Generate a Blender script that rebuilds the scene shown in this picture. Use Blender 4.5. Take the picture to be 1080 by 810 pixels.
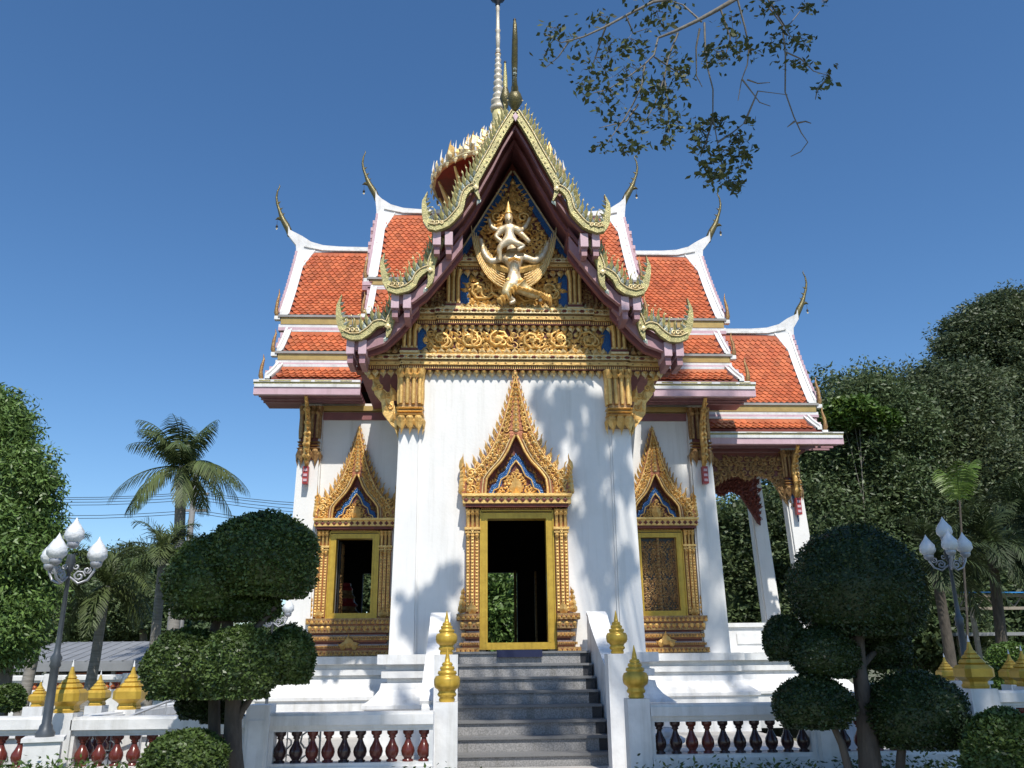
import bpy, math, random
import numpy as np
from mathutils import Vector, Matrix
random.seed(7); rng = np.random.default_rng(7)
R = math.radians
S = bpy.context.scene
for o in list(bpy.data.objects): bpy.data.objects.remove(o)
COL = S.collection

# ------------------------------------------------------------------ camera
FPX = 894.0
CAM = np.array([-0.72, 0.0, 1.45])
_p, _y, _r = R(18), R(2.9), R(0.6)
_f = np.array([math.sin(_y)*math.cos(_p), math.cos(_y)*math.cos(_p), math.sin(_p)])
_rt = np.array([math.cos(_y), -math.sin(_y), 0.0]); _up = np.cross(_rt, _f)
_R = math.cos(_r)*_rt - math.sin(_r)*_up
_U = math.sin(_r)*_rt + math.cos(_r)*_up
cd = bpy.data.cameras.new('camera'); cam = bpy.data.objects.new('camera', cd); COL.objects.link(cam)
cd.sensor_width = 36; cd.lens = FPX/1080*36; cd.clip_start = 0.05; cd.clip_end = 3000
cam.matrix_world = Matrix(((_R[0], _U[0], -_f[0], CAM[0]), (_R[1], _U[1], -_f[1], CAM[1]), (_R[2], _U[2], -_f[2], CAM[2]), (0, 0, 0, 1)))
S.camera = cam

# ------------------------------------------------------------------ light
SUN_EL, SUN_AZ = R(54), R(11)          # azimuth: to the right of straight behind the camera
w = bpy.data.worlds.new('World'); S.world = w; w.use_nodes = True
nt = w.node_tree; bg = nt.nodes['Background']
sky = nt.nodes.new('ShaderNodeTexSky'); sky.sky_type = 'NISHITA'; sky.sun_disc = False
sky.sun_elevation = SUN_EL; sky.sun_rotation = math.pi - SUN_AZ
sky.air_density = 1.0; sky.dust_density = 0.25; sky.ozone_density = 4.5; sky.altitude = 50
hs = nt.nodes.new('ShaderNodeHueSaturation'); hs.inputs['Saturation'].default_value = 1.15; hs.inputs['Value'].default_value = 1.10
nt.links.new(sky.outputs[0], hs.inputs['Color']); nt.links.new(hs.outputs[0], bg.inputs[0]); bg.inputs[1].default_value = 0.115
sl = bpy.data.lights.new('sun', 'SUN'); sun = bpy.data.objects.new('sun', sl); COL.objects.link(sun)
sl.energy = 4.4; sl.angle = R(0.55); sl.color = (1.0, 0.955, 0.88)
SD = np.array([math.sin(SUN_AZ)*math.cos(SUN_EL), -math.cos(SUN_AZ)*math.cos(SUN_EL), math.sin(SUN_EL)])
sun.rotation_euler = Vector(SD.tolist()).to_track_quat('Z', 'Y').to_euler()
S.view_settings.view_transform = 'Standard'; S.view_settings.look = 'None'
S.view_settings.exposure = 0.20; S.view_settings.gamma = 1.0
S.render.engine = 'CYCLES'
S.cycles.max_bounces = 6; S.cycles.transparent_max_bounces = 6

def at(px, py, Y):
    d = _f + _R*(px-540)/FPX + _U*(405-py)/FPX
    return CAM + d*(Y-CAM[1])/d[1]

# ------------------------------------------------------------------ materials
def mat(name, col, rough=.6, metal=0., col2=None, nscale=8., bump=0., bscale=40., trans=0., island=0., spec=.5, ramp=(.35, .65), stretch=None):
    m = bpy.data.materials.new(name); m.use_nodes = True; t = m.node_tree; b = t.nodes['Principled BSDF']
    b.inputs['Base Color'].default_value = (*col, 1); b.inputs['Roughness'].default_value = rough
    b.inputs['Metallic'].default_value = metal; b.inputs['Specular IOR Level'].default_value = spec
    tc = t.nodes.new('ShaderNodeTexCoord'); co = tc.outputs['Object']
    if stretch:
        mp = t.nodes.new('ShaderNodeMapping'); mp.inputs['Scale'].default_value = stretch
        t.links.new(co, mp.inputs[0]); co = mp.outputs[0]
    out = None
    if col2 is not None:
        n = t.nodes.new('ShaderNodeTexNoise'); n.inputs['Scale'].default_value = nscale; n.inputs['Detail'].default_value = 6
        n.inputs['Roughness'].default_value = .6
        t.links.new(co, n.inputs['Vector'])
        r = t.nodes.new('ShaderNodeValToRGB'); r.color_ramp.elements[0].position = ramp[0]; r.color_ramp.elements[1].position = ramp[1]
        r.color_ramp.elements[0].color = (*col, 1); r.color_ramp.elements[1].color = (*col2, 1)
        t.links.new(n.outputs['Fac'], r.inputs[0]); out = r.outputs[0]
    if island:
        g = t.nodes.new('ShaderNodeNewGeometry'); h = t.nodes.new('ShaderNodeHueSaturation')
        mr = t.nodes.new('ShaderNodeMapRange'); mr.inputs['To Min'].default_value = 1-island; mr.inputs['To Max'].default_value = 1+island
        t.links.new(g.outputs['Random Per Island'], mr.inputs[0]); t.links.new(mr.outputs[0], h.inputs['Value'])
        if out is not None: t.links.new(out, h.inputs['Color'])
        else: h.inputs['Color'].default_value = (*col, 1)
        out = h.outputs[0]
    if out is not None: t.links.new(out, b.inputs['Base Color'])
    if bump:
        n2 = t.nodes.new('ShaderNodeTexNoise'); n2.inputs['Scale'].default_value = bscale; n2.inputs['Detail'].default_value = 5
        t.links.new(co, n2.inputs['Vector'])
        bp = t.nodes.new('ShaderNodeBump'); bp.inputs['Strength'].default_value = bump; bp.inputs['Distance'].default_value = .02
        t.links.new(n2.outputs['Fac'], bp.inputs['Height']); t.links.new(bp.outputs[0], b.inputs['Normal'])
    if trans:
        tr = t.nodes.new('ShaderNodeBsdfTranslucent'); mx = t.nodes.new('ShaderNodeMixShader'); mx.inputs[0].default_value = trans
        if out is not None: t.links.new(out, tr.inputs[0])
        else: tr.inputs[0].default_value = (*col, 1)
        t.links.new(b.outputs[0], mx.inputs[1]); t.links.new(tr.outputs[0], mx.inputs[2])
        t.links.new(mx.outputs[0], t.nodes['Material Output'].inputs[0])
    return m
WHITE = mat('white_render', (.82, .80, .765), .55, col2=(.76, .745, .71), nscale=1.6, bump=.12, bscale=22)
PAINT = mat('white_paint', (.79, .785, .765), .45, col2=(.64, .635, .62), nscale=3.5, bump=.15, bscale=18)
ROOFWHITE = mat('weathered_white', (.78, .78, .76), .6, col2=(.50, .50, .48), nscale=9, ramp=(.45, .75), bump=.2)
GOLD = mat('carved_gold', (.84, .55, .19), .38, .38, col2=(.66, .38, .11), nscale=18, bump=.35, bscale=70, island=.22)
PALEGOLD = mat('pale_gold', (.80, .66, .38), .4, .25, col2=(.60, .44, .20), nscale=16, bump=.35, bscale=60, island=.15)
OLDGOLD = mat('antique_gold', (.44, .28, .11), .45, .35, col2=(.26, .13, .055), nscale=20, bump=.4, bscale=60, island=.25)
OCHRE = mat('ochre_gilt_band', (.50, .35, .12), .4, .3, col2=(.40, .27, .09), nscale=6, bump=.1)
YELLOW = mat('gold_paint', (.62, .40, .055), .36, .35, col2=(.50, .31, .04), nscale=9, bump=.12, bscale=30)
OLIVE = mat('olive_bronze', (.16, .13, .04), .35, .35, col2=(.10, .085, .035), nscale=20, bump=.4, bscale=60)
GREENGOLD = mat('greenish_mosaic', (.46, .39, .15), .32, .2, col2=(.30, .28, .12), nscale=30, bump=.5, bscale=90, island=.2)
MIRROR = mat('blue_green_mosaic', (.22, .28, .25), .22, .3, col2=(.52, .52, .44), nscale=26, bump=.5, bscale=80, island=.5)
RED = mat('dark_red_ground', (.20, .045, .028), .55, col2=(.12, .03, .02), nscale=14, bump=.2)
BRIGHTRED = mat('red_lacquer', (.42, .04, .03), .4, col2=(.30, .03, .03), nscale=10)
MAROON = mat('maroon_soffit', (.27, .105, .105), .55, col2=(.21, .075, .08), nscale=4, bump=.1)
SHADEMAUVE = mat('shaded_mauve_board', (.24, .10, .105), .5, col2=(.18, .07, .075), nscale=5, bump=.15)  # mauve board darkened to stand for the shadow under the top tier
MAUVE = mat('mauve_board', (.40, .22, .24), .5, col2=(.32, .165, .185), nscale=5, bump=.15)
PINK = mat('pink_board', (.62, .43, .47), .5, col2=(.54, .36, .40), nscale=4, bump=.1)
DRUMRED = mat('deep_red_lacquer', (.20, .022, .018), .45, col2=(.13, .018, .014), nscale=10, bump=.2)
BLUE = mat('blue_glass_mosaic', (.012, .05, .19), .18, .2, col2=(.02, .13, .32), nscale=45, bump=.6, bscale=110)
TILE = mat('orange_glazed_tile', (.46, .105, .036), .36, col2=(.53, .15, .056), nscale=3, bump=.15, bscale=60, island=.22)
TILEBASE = mat('tile_bed', (.16, .03, .015), .7)
GRANITE = mat('grey_granite', (.19, .185, .18), .5, col2=(.35, .34, .33), nscale=60, ramp=(.4, .62), bump=.1, bscale=90)
NOSING = mat('dark_granite', (.15, .148, .145), .45, col2=(.19, .19, .19), nscale=70)
BLACKSTONE = mat('black_granite', (.022, .023, .026), .3, col2=(.04, .04, .045), nscale=60)
PAVE = mat('courtyard_stone', (.36, .34, .32), .65, col2=(.46, .44, .41), nscale=2.5, bump=.2)
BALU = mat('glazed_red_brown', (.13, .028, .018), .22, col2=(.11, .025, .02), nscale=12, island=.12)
DARKBALU = mat('dark_brown_baluster', (.045, .02, .018), .22, col2=(.03, .015, .014), nscale=12)  # darker copy of the baluster colour, set on chosen balusters
ORANGEBALU = mat('orange_brown_glaze', (.40, .11, .03), .25, col2=(.30, .07, .02), nscale=12)
DARK = mat('interior_shade', (.035, .028, .024), .8)  # near-black that stands for the shade inside hall and shed
BLACK = mat('black_lacquer', (.010, .009, .009), .35)
BELL = mat('dark_bronze', (.03, .028, .03), .5, .4)
CREAM = mat('cream_gold', (.68, .60, .30), .45, .1, col2=(.56, .48, .22), nscale=14, bump=.2)
LAMPPOST = mat('lamp_grey_paint', (.055, .065, .075), .4, .2, col2=(.08, .09, .10), nscale=8)
LAMPIRON = mat('silver_scroll_paint', (.42, .43, .45), .4, .3, col2=(.3, .3, .32), nscale=10)
GLOBE = mat('frosted_lotus_glass', (.82, .83, .83), .28, col2=(.72, .74, .75), nscale=14, bump=.4, bscale=30, trans=.12)
BARK = mat('grey_bark', (.13, .115, .095), .85, col2=(.22, .20, .17), nscale=9, bump=.8, bscale=26, stretch=(1, 1, .35))
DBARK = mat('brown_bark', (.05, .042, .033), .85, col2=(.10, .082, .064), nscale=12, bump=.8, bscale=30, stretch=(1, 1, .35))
PALMBARK = mat('palm_trunk_rings', (.20, .185, .16), .85, col2=(.30, .28, .25), nscale=5, bump=.7, bscale=12, stretch=(.5, .5, 5))
def leafmat(name, c1, c2, rough=.42, trans=.22, ns=1.2, isl=.4):
    return mat(name, c1, rough, col2=c2, nscale=ns, ramp=(.35, .7), trans=trans, island=isl, spec=.4)
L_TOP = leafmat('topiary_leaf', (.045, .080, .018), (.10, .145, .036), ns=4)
L_TOPD = leafmat('shaded_topiary_leaf', (.022, .042, .012), (.042, .066, .018), ns=4)  # darker copy of the topiary leaf; the shade is in the colour
L_BRIGHT = leafmat('fresh_mango_leaf', (.085, .155, .035), (.15, .23, .06), ns=1.2)
L_DARK = leafmat('dark_tree_leaf', (.060, .095, .034), (.115, .15, .06), ns=.5, rough=.5)
L_DARK2 = leafmat('olive_tree_leaf', (.062, .088, .038), (.115, .14, .062), ns=.6, rough=.5)
L_YEL = leafmat('yellow_green_leaf', (.07, .13, .02), (.11, .17, .03), ns=.9)
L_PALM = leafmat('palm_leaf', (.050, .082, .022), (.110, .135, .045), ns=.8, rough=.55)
L_PALMD = leafmat('shaded_palm_leaf', (.032, .055, .018), (.06, .08, .028), ns=.8, rough=.6)  # palm leaf darkened to stand for the shade of the right-hand trees
L_PALMY = leafmat('bright_palm_leaf', (.09, .16, .025), (.14, .20, .04), ns=.8)
L_BRANCH = leafmat('branch_leaf', (.035, .050, .014), (.075, .090, .022), ns=2, rough=.6, trans=.15)
L_HEDGE = leafmat('hedge_leaf', (.05, .10, .02), (.10, .16, .03), ns=3)
SHEDROOF = mat('grey_sheet_roof', (.19, .195, .20), .6, .0, col2=(.25, .255, .26), nscale=1.2)
SHEDWALL = mat('shed_wall', (.40, .39, .37), .7, col2=(.30, .29, .28), nscale=1.5)
BLUEROOF = mat('blue_tarpaulin', (.03, .22, .55), .4)
TIMBER = mat('weathered_timber', (.22, .19, .15), .8, col2=(.30, .26, .21), nscale=8)
WIRE = mat('black_cable', (.02, .02, .02), .6)
CONC = mat('concrete', (.34, .33, .31), .8, col2=(.26, .25, .24), nscale=3, bump=.2)
SOIL = mat('ground_soil', (.17, .14, .10), .9, col2=(.09, .12, .04), nscale=.6, bump=.5, bscale=8)
BRONZE = mat('bronze_crevice_shade', (.40, .15, .06), .4, .3, col2=(.30, .10, .045), nscale=16, bump=.3)  # also backs the arch carving, its dark tone standing for crevice shade
SILVERY = mat('silvery_band', (.34, .28, .26), .4, .3, col2=(.22, .16, .16), nscale=40)
SILVER = mat('silvered_figure', (.72, .66, .54), .36, .3, col2=(.62, .44, .22), nscale=11, bump=.3, bscale=60)
MATBLUE = mat('navy_fabric', (.012, .018, .055), .9, bump=.3, bscale=200)
BAG = mat('white_plastic_bag', (.75, .76, .78), .35, trans=.2)
STEEL = mat('thin_painted_steel', (.5, .5, .5), .4, .4)

def streaks(m, amt, sx=7.0):
    t = m.node_tree; b_ = t.nodes['Principled BSDF']; src = b_.inputs['Base Color'].links[0].from_socket
    tc = t.nodes.new('ShaderNodeTexCoord'); mp = t.nodes.new('ShaderNodeMapping'); mp.inputs['Scale'].default_value = (sx, sx, .45)
    n = t.nodes.new('ShaderNodeTexNoise'); n.inputs['Scale'].default_value = 1.0; n.inputs['Detail'].default_value = 7; n.inputs['Roughness'].default_value = .65
    rp = t.nodes.new('ShaderNodeValToRGB'); rp.color_ramp.elements[0].position = .52; rp.color_ramp.elements[0].color = (1, 1, 1, 1)
    rp.color_ramp.elements[1].position = .78; rp.color_ramp.elements[1].color = (1-amt, 1-amt*1.05, 1-amt*1.2, 1)
    mx = t.nodes.new('ShaderNodeMixRGB'); mx.blend_type = 'MULTIPLY'; mx.inputs[0].default_value = 1
    t.links.new(tc.outputs['Object'], mp.inputs[0]); t.links.new(mp.outputs[0], n.inputs['Vector']); t.links.new(n.outputs['Fac'], rp.inputs[0])
    t.links.new(src, mx.inputs[1]); t.links.new(rp.outputs[0], mx.inputs[2]); t.links.new(mx.outputs[0], b_.inputs['Base Color'])
streaks(WHITE, .16); streaks(PAINT, .30); streaks(TILE, .38, 3.0); streaks(GRANITE, .4, 9.0); streaks(YELLOW, .35, 12.0); streaks(MAUVE, .25, 9.0); streaks(PINK, .22, 9.0)
# ------------------------------------------------------------------ mesh builder
class MB:
    def __init__(s): s.v = []; s.f = []; s.m = []; s.sm = []
    def add(s, vs, fs, mi=0, smooth=False):
        b = len(s.v); s.v += [tuple(map(float, p)) for p in vs]
        for f in fs: s.f.append(tuple(b+i for i in f)); s.m.append(mi); s.sm.append(smooth)
    def box(s, x0, x1, y0, y1, z0, z1, mi=0):
        if x0 > x1: x0, x1 = x1, x0
        if y0 > y1: y0, y1 = y1, y0
        s.hexa([(x0,y0,z0),(x1,y0,z0),(x1,y1,z0),(x0,y1,z0),(x0,y0,z1),(x1,y0,z1),(x1,y1,z1),(x0,y1,z1)], mi)
    def hexa(s, p, mi=0):
        s.add(p, [(3,2,1,0),(4,5,6,7),(0,1,5,4),(1,2,6,5),(2,3,7,6),(3,0,4,7)], mi)
    def prism(s, pts, fr, d0, d1, mi=0):          # polygon (u,v) in frame fr, from depth d0 (front) to d1 (back)
        n = len(pts)
        a = [fr(u, v, d0) for u, v in pts]; b = [fr(u, v, d1) for u, v in pts]
        s.add(a+b, [tuple(range(n)), tuple(range(2*n-1, n-1, -1))] + [(i, n+i, n+(i+1) % n, (i+1) % n) for i in range(n)], mi)
    def ribbon(s, c, w, fr, d0, d1, mi=0):        # flat band along polyline c (u,v) with widths w
        c = [np.array(p, float) for p in c]; n = len(c)
        if not hasattr(w, '__len__'): w = [w]*n
        L = []; Rr = []
        for i in range(n):
            t = c[min(i+1, n-1)] - c[max(i-1, 0)]; t /= (np.linalg.norm(t)+1e-9); q = np.array([-t[1], t[0]])
            L.append(c[i]+q*w[i]/2); Rr.append(c[i]-q*w[i]/2)
        for i in range(n-1):
            s.hexa([fr(*L[i], d1), fr(*Rr[i], d1), fr(*Rr[i], d0), fr(*L[i], d0), fr(*L[i+1], d1), fr(*Rr[i+1], d1), fr(*Rr[i+1], d0), fr(*L[i+1], d0)], mi)
    def tube(s, pts, r, seg=6, mi=0, smooth=True, cap=True):
        pts = [np.array(p, float) for p in pts]; n = len(pts)
        if not hasattr(r, '__len__'): r = [r]*n
        ref = np.array([0, 0, 1.]) if abs((pts[-1]-pts[0])[2]) < .8*np.linalg.norm(pts[-1]-pts[0])+1e-9 else np.array([1., 0, 0])
        vs = []
        for i in range(n):
            t = pts[min(i+1, n-1)]-pts[max(i-1, 0)]; t = t/(np.linalg.norm(t)+1e-9)
            a = np.cross(t, ref); la = np.linalg.norm(a)
            a = a/la if la > 1e-4 else np.array([1., 0, 0]); b = np.cross(t, a)
            if i and np.dot(a, pa) < 0: a, b = -a, -b
            pa = a
            for k in range(seg):
                q = 2*math.pi*k/seg; vs.append(pts[i]+r[i]*(math.cos(q)*a+math.sin(q)*b))
        fs = [(i*seg+k, i*seg+(k+1) % seg, (i+1)*seg+(k+1) % seg, (i+1)*seg+k) for i in range(n-1) for k in range(seg)]
        s.add(vs, fs, mi, smooth)
        if cap: s.add([vs[k] for k in range(seg)], [tuple(range(seg-1, -1, -1))], mi); s.add([vs[(n-1)*seg+k] for k in range(seg)], [tuple(range(seg))], mi)
    def lathe(s, prof, c, seg=16, mi=0, smooth=True, rot=0., sx=1., sy=1.):   # prof: (r,z)
        vs = []
        for r, z in prof:
            for k in range(seg):
                q = 2*math.pi*k/seg+rot; vs.append((c[0]+r*sx*math.cos(q), c[1]+r*sy*math.sin(q), c[2]+z))
        n = len(prof)
        fs = [(i*seg+k, i*seg+(k+1) % seg, (i+1)*seg+(k+1) % seg, (i+1)*seg+k) for i in range(n-1) for k in range(seg)]
        s.add(vs, fs, mi, smooth)
        s.add(vs[-seg:], [tuple(range(seg))], mi); s.add(vs[:seg], [tuple(range(seg-1, -1, -1))], mi)
    def rings(s, prof, x0, x1, y0, y1, mi=0):     # rectangular moulding stack: (offset, z)
        vs = []
        for o, z in prof: vs += [(x0-o, y0-o, z), (x1+o, y0-o, z), (x1+o, y1+o, z), (x0-o, y1+o, z)]
        n = len(prof)
        fs = [(i*4+k, i*4+(k+1) % 4, (i+1)*4+(k+1) % 4, (i+1)*4+k) for i in range(n-1) for k in range(4)]
        s.add(vs, fs + [tuple(range(4*n-4, 4*n)), (3, 2, 1, 0)], mi)
    # carved ornament -------------------------------------------------
    def flame(s, fr, u, v, h, wd, ang=0., d=0., rise=.03, lean=.25, mi=0):
        ca, sa = math.cos(ang), math.sin(ang)
        o = [(-.32, 0), (-.5, .28), (-.30, .58), (lean-.12, .82), (lean, 1.), (lean+.02, .74), (.36, .5), (.5, .25), (.3, 0)]
        P = [(a*wd, b*h) for a, b in o]
        tr = lambda a, b: (u + a*ca + b*sa, v - a*sa + b*ca)
        vs = [fr(*tr(a, b), d) for a, b in P] + [fr(*tr(0, h*.32), d+rise), fr(*tr(lean*.5*wd, h*.68), d+rise*.7)]
        n = len(P); fs = []
        for i in range(n):
            j = (i+1) % n; top = 10 if P[i][1]+P[j][1] > h*.95 else 9
            fs.append((i, j, top))
        fs += [(9, 2, 10), (9, 10, 6)]
        s.add(vs, fs, mi)
    def scroll(s, fr, u, v, r, sgn=1, ang=0., d=0., th=.012, turns=1.3, mi=0):
        n = 11; pts = []
        for i in range(n):
            t = i/(n-1); q = ang+sgn*turns*2*math.pi*t; rr = r*(1-.8*t)
            pts.append(fr(u+rr*math.cos(q), v+rr*math.sin(q), d+th*(.6+.9*t)))
        s.tube(pts, [th*(.7+.5*math.sin(math.pi*i/(n-1))) for i in range(n)], 4, mi, True, False)
    def rosette(s, fr, u, v, r, d=0., rise=.03, mi=0, n=8):
        vs = [fr(u, v, d+rise)]
        for k in range(2*n):
            q = math.pi*k/n; rr = r if k % 2 == 0 else r*.6; vs.append(fr(u+rr*math.cos(q), v+rr*math.sin(q), d+(0 if k % 2 == 0 else rise*.5)))
        s.add(vs, [(0, 1+k, 1+(k+1) % (2*n)) for k in range(2*n)], mi)
    def carve(s, fr, inside, bbox, size, d=0., mi=0, seed=1):
        rr = random.Random(seed); u0, u1, v0, v1 = bbox; row = 0; v = v0+size*.5
        while v < v1:
            u = u0 + (size*.5 if row % 2 else size*.1)
            while u < u1:
                if inside(u, v):
                    a = rr.random()
                    sg = 1 if u > (u0+u1)/2 else -1
                    if a < .6: s.scroll(fr, u, v, size*.52, sg, rr.uniform(0, 6.28), d, size*.085, 1.2, mi)
                    s.flame(fr, u+sg*size*.1, v-size*.25, size*.95, size*.5, sg*rr.uniform(-.3, 1.1), d+size*.06, size*.22, .3*sg, mi)
                    if a > .75: s.rosette(fr, u, v, size*.3, d+size*.12, size*.15, mi)
                u += size*.72
            v += size*.62; row += 1
    def build(s, name, mats, parent=None, label=None):
        me = bpy.data.meshes.new(name); me.from_pydata(s.v, [], s.f)
        mats = mats if isinstance(mats, (list, tuple)) else [mats]
        for m in mats: me.materials.append(m)
        me.polygons.foreach_set('material_index', s.m); me.polygons.foreach_set('use_smooth', s.sm); me.update()
        o = bpy.data.objects.new(name, me); COL.objects.link(o)
        if parent is not None: o.parent = parent; o.matrix_parent_inverse = parent.matrix_world.inverted() if parent.parent is None and parent.type == 'EMPTY' and False else Matrix()
        if label: o['label'] = label
        return o
def FR(o=(0, 0, 0), flipx=1):                     # frame facing the camera: u -> x, v -> z, d -> towards viewer (-y)
    ox, oy, oz = o
    return lambda u, v, d: (ox+flipx*u, oy-d, oz+v)
def FX(o, s):                                     # frame in the YZ plane: u -> y, v -> z, d -> s*x
    ox, oy, oz = o
    return lambda u, v, d: (ox+s*d, oy+u, oz+v)
def thing(name, loc, label, cat, group=None):
    o = bpy.data.objects.new(name, None); o.empty_display_size = .3; o.location = loc; COL.objects.link(o)
    o['label'] = label; o['category'] = cat
    if group: o['group'] = group
    return o
def tag(o, label, cat, group=None):
    o['label'] = label; o['category'] = cat
    if group: o['group'] = group
    return o
def structure(o): o['kind'] = 'structure'; return o
def dup(root, loc, label=None):
    def rec(o, par):
        c = o.copy(); COL.objects.link(c)
        if par is not None: c.parent = par
        for ch in o.children: rec(ch, c)
        return c
    r = rec(root, None); r.location = loc
    if label: r['label'] = label
    return r

# ------------------------------------------------------------------ ground
b = MB(); b.add([(-1500, -600, 0), (1500, -600, 0), (1500, 2500, 0), (-1500, 2500, 0)], [(0, 1, 2, 3)])
structure(b.build('ground', SOIL))
b = MB(); b.box(-4.35, 4.35, 8.35, 26, -.05, .2); structure(b.build('courtyard', PAVE))
b = MB(); b.box(-3.0, 3.0, -3, 7.95, -.05, .14); structure(b.build('path', PAVE))

# ------------------------------------------------------------------ TEMPLE
T = thing('temple', (0, 0, 0), 'white Thai temple with stepped orange tile roofs, carved gold door and thin spire', 'temple')
YW = 13.3; YC = 18.5
# plinth -------------------------------------------------------------
b = MB()
prof = [(.30, .2), (.30, .78), (.34, .80), (.34, .85), (.20, .95), (.12, 1.05), (.10, 1.14), (.02, 1.14), (.02, 1.20), (.10, 1.21), (.10, 1.30), (.04, 1.31), (.04, 1.385), (.16, 1.40), (.16, 1.535), (0, 1.535)]
b.rings(prof, -1.90, 1.90, 13.16, 17)
b.rings([(o, z-.006 if z > 1.5 else z) for o, z in prof], -4.15, 4.15, 16.25, 20.8)
b.rings([(o, z-.012 if z > 1.5 else z-.003) for o, z in prof], 3.9, 6.35, 16.95, 20.2)
b.build('plinth', PAINT, T)
# walls --------------------------------------------------------------
def wall_with_hole(b, x0, x1, z0, z1, hx0, hx1, hz0, hz1, y0, y1):
    b.box(x0, hx0, y0, y1, z0, z1); b.box(hx1, x1, y0, y1, z0, z1)
    b.box(hx0, hx1, y0, y1, hz1, z1)
    if hz0 > z0+.01: b.box(hx0, hx1, y0, y1, z0, hz0)
b = MB(); wall_with_hole(b, -1.84, 1.84, 1.53, 6.3, -.48, .48, 1.53, 3.62, YW, YW+.3); b.build('portico_wall', WHITE, T)
b = MB(); b.box(-1.84, -1.60, YW+.3, 16.6, 1.53, 6.3); b.box(1.60, 1.84, YW+.3, 16.6, 1.53, 6.3); b.build('portico_wall', WHITE, T)
for s in (-1, 1):
    b = MB()  # tapering corner pilaster
    xo0, xo1, xi0, xi1 = 1.92, 1.86, 1.55, 1.57
    b.hexa([(s*xi0, YW-.07, 1.53), (s*xo0, YW-.07, 1.53), (s*xo0, YW+.35, 1.53), (s*xi0, YW+.35, 1.53), (s*xi1, YW-.05, 6.1), (s*xo1, YW-.05, 6.1), (s*xo1, YW+.35, 6.1), (s*xi1, YW+.35, 6.1)])
    b.hexa([(s*(xi0-.03), YW-.04, 1.535), (s*(xi0-.002), YW-.04, 1.535), (s*(xi0-.002), YW+.2, 1.535), (s*(xi0-.03), YW+.2, 1.535), (s*(xi1-.03), YW-.03, 6.1), (s*(xi1-.002), YW-.03, 6.1), (s*(xi1-.002), YW+.2, 6.1), (s*(xi1-.03), YW+.2, 6.1)])
    b.build('corner_pilaster', WHITE, T)
# wing walls with window openings
WX = 2.93
for s in (-1, 1):
    b = MB(); x0, x1 = sorted((s*1.84, s*4.02)); hx0, hx1 = sorted((s*(WX-.36), s*(WX+.36)))
    wall_with_hole(b, x0, x1, 1.53, 6.4, hx0, hx1, 2.2, 3.72, 16.55, 16.85); b.build('wing_wall', WHITE, T)
    b = MB(); xa, xb = sorted((s*3.82, s*4.02))
    b.box(xa, xb, 16.85, 20.3, 1.53, 6.4); b.build('wing_wall', WHITE, T)
    g = MB()
    for (x, z0, z1) in ((s*4.02, 6.4, 10.4),):
        g.prism([(16.4-YC, 0), (20.6-YC, 0), (19.9-YC, 2.0), (YC-YC, 4.2), (17.1-YC, 2.0)], FX((s*3.95, YC, 6.38), s), 0, .1)
    g.build('gable_wall', RED, T)
# back wall, with openings one can see through
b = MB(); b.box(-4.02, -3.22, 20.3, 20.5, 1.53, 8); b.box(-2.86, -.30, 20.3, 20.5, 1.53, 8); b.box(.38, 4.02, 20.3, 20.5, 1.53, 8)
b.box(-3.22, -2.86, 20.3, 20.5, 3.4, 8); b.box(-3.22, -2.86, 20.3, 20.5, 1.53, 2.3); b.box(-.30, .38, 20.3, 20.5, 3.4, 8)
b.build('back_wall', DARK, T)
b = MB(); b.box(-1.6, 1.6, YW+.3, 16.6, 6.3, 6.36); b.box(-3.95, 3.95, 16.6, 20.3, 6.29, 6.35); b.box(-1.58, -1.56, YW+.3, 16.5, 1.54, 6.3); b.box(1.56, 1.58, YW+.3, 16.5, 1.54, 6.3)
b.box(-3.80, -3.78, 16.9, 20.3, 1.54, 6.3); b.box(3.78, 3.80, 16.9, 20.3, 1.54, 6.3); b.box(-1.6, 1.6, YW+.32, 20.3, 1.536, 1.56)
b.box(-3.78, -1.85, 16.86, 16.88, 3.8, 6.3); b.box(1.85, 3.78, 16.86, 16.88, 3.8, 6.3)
b.build('interior_lining', DARK, T)  # thin dark sheets inside the white walls stand for the unlit room
b = MB()      # tiered altar seen through the left window
for i in range(9):
    z = 1.56+i*.16; r = .62-.055*i
    b.lathe([(r, 0), (r*1.08, .04), (r*.85, .09), (r*.8, .16)], (-3.35, 18.3, z), 8, i % 2, False, .39)
b.build('altar', [BRIGHTRED, OLDGOLD], T)
# inner door frame line
b = MB(); b.box(.30, .36, 20.28, 20.3, 1.56, 3.45); b.build('inner_frame', OLDGOLD, T); b = MB(); b.box(.62, .66, 18, 18.05, 1.56, 3.2); b.build('inner_frame', OLDGOLD, T)

# wing pillars with capitals ------------------------------------------
def pillar(x0, x1, y0, y1, zb, zt, shrink, name='pillar', lean=0., shift=0., par=None):
    b = MB(); s = shrink
    cx, cy = (x0+x1)/2, (y0+y1)/2
    def q(x, y, z, k): return (cx+(x-cx)*k+shift*(z-zb)/(zt-zb), cy+(y-cy)*k, z)
    b.hexa([q(x0, y0, zb, 1), q(x1, y0, zb, 1), q(x1, y1, zb, 1), q(x0, y1, zb, 1), q(x0, y0, zt, s), q(x1, y0, zt, s), q(x1, y1, zt, s), q(x0, y1, zt, s)])
    e = .035
    for xx0, xx1 in ((x0-e, x0-.002), (x1+.002, x1+e)):
        b.hexa([q(xx0, y0+.05, zb, 1), q(xx1, y0+.05, zb, 1), q(xx1, y1-.05, zb, 1), q(xx0, y1-.05, zb, 1), q(xx0, y0+.05, zt, s), q(xx1, y0+.05, zt, s), q(xx1, y1-.05, zt, s), q(xx0, y1-.05, zt, s)])
    return b.build(name, WHITE, par or T)
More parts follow.
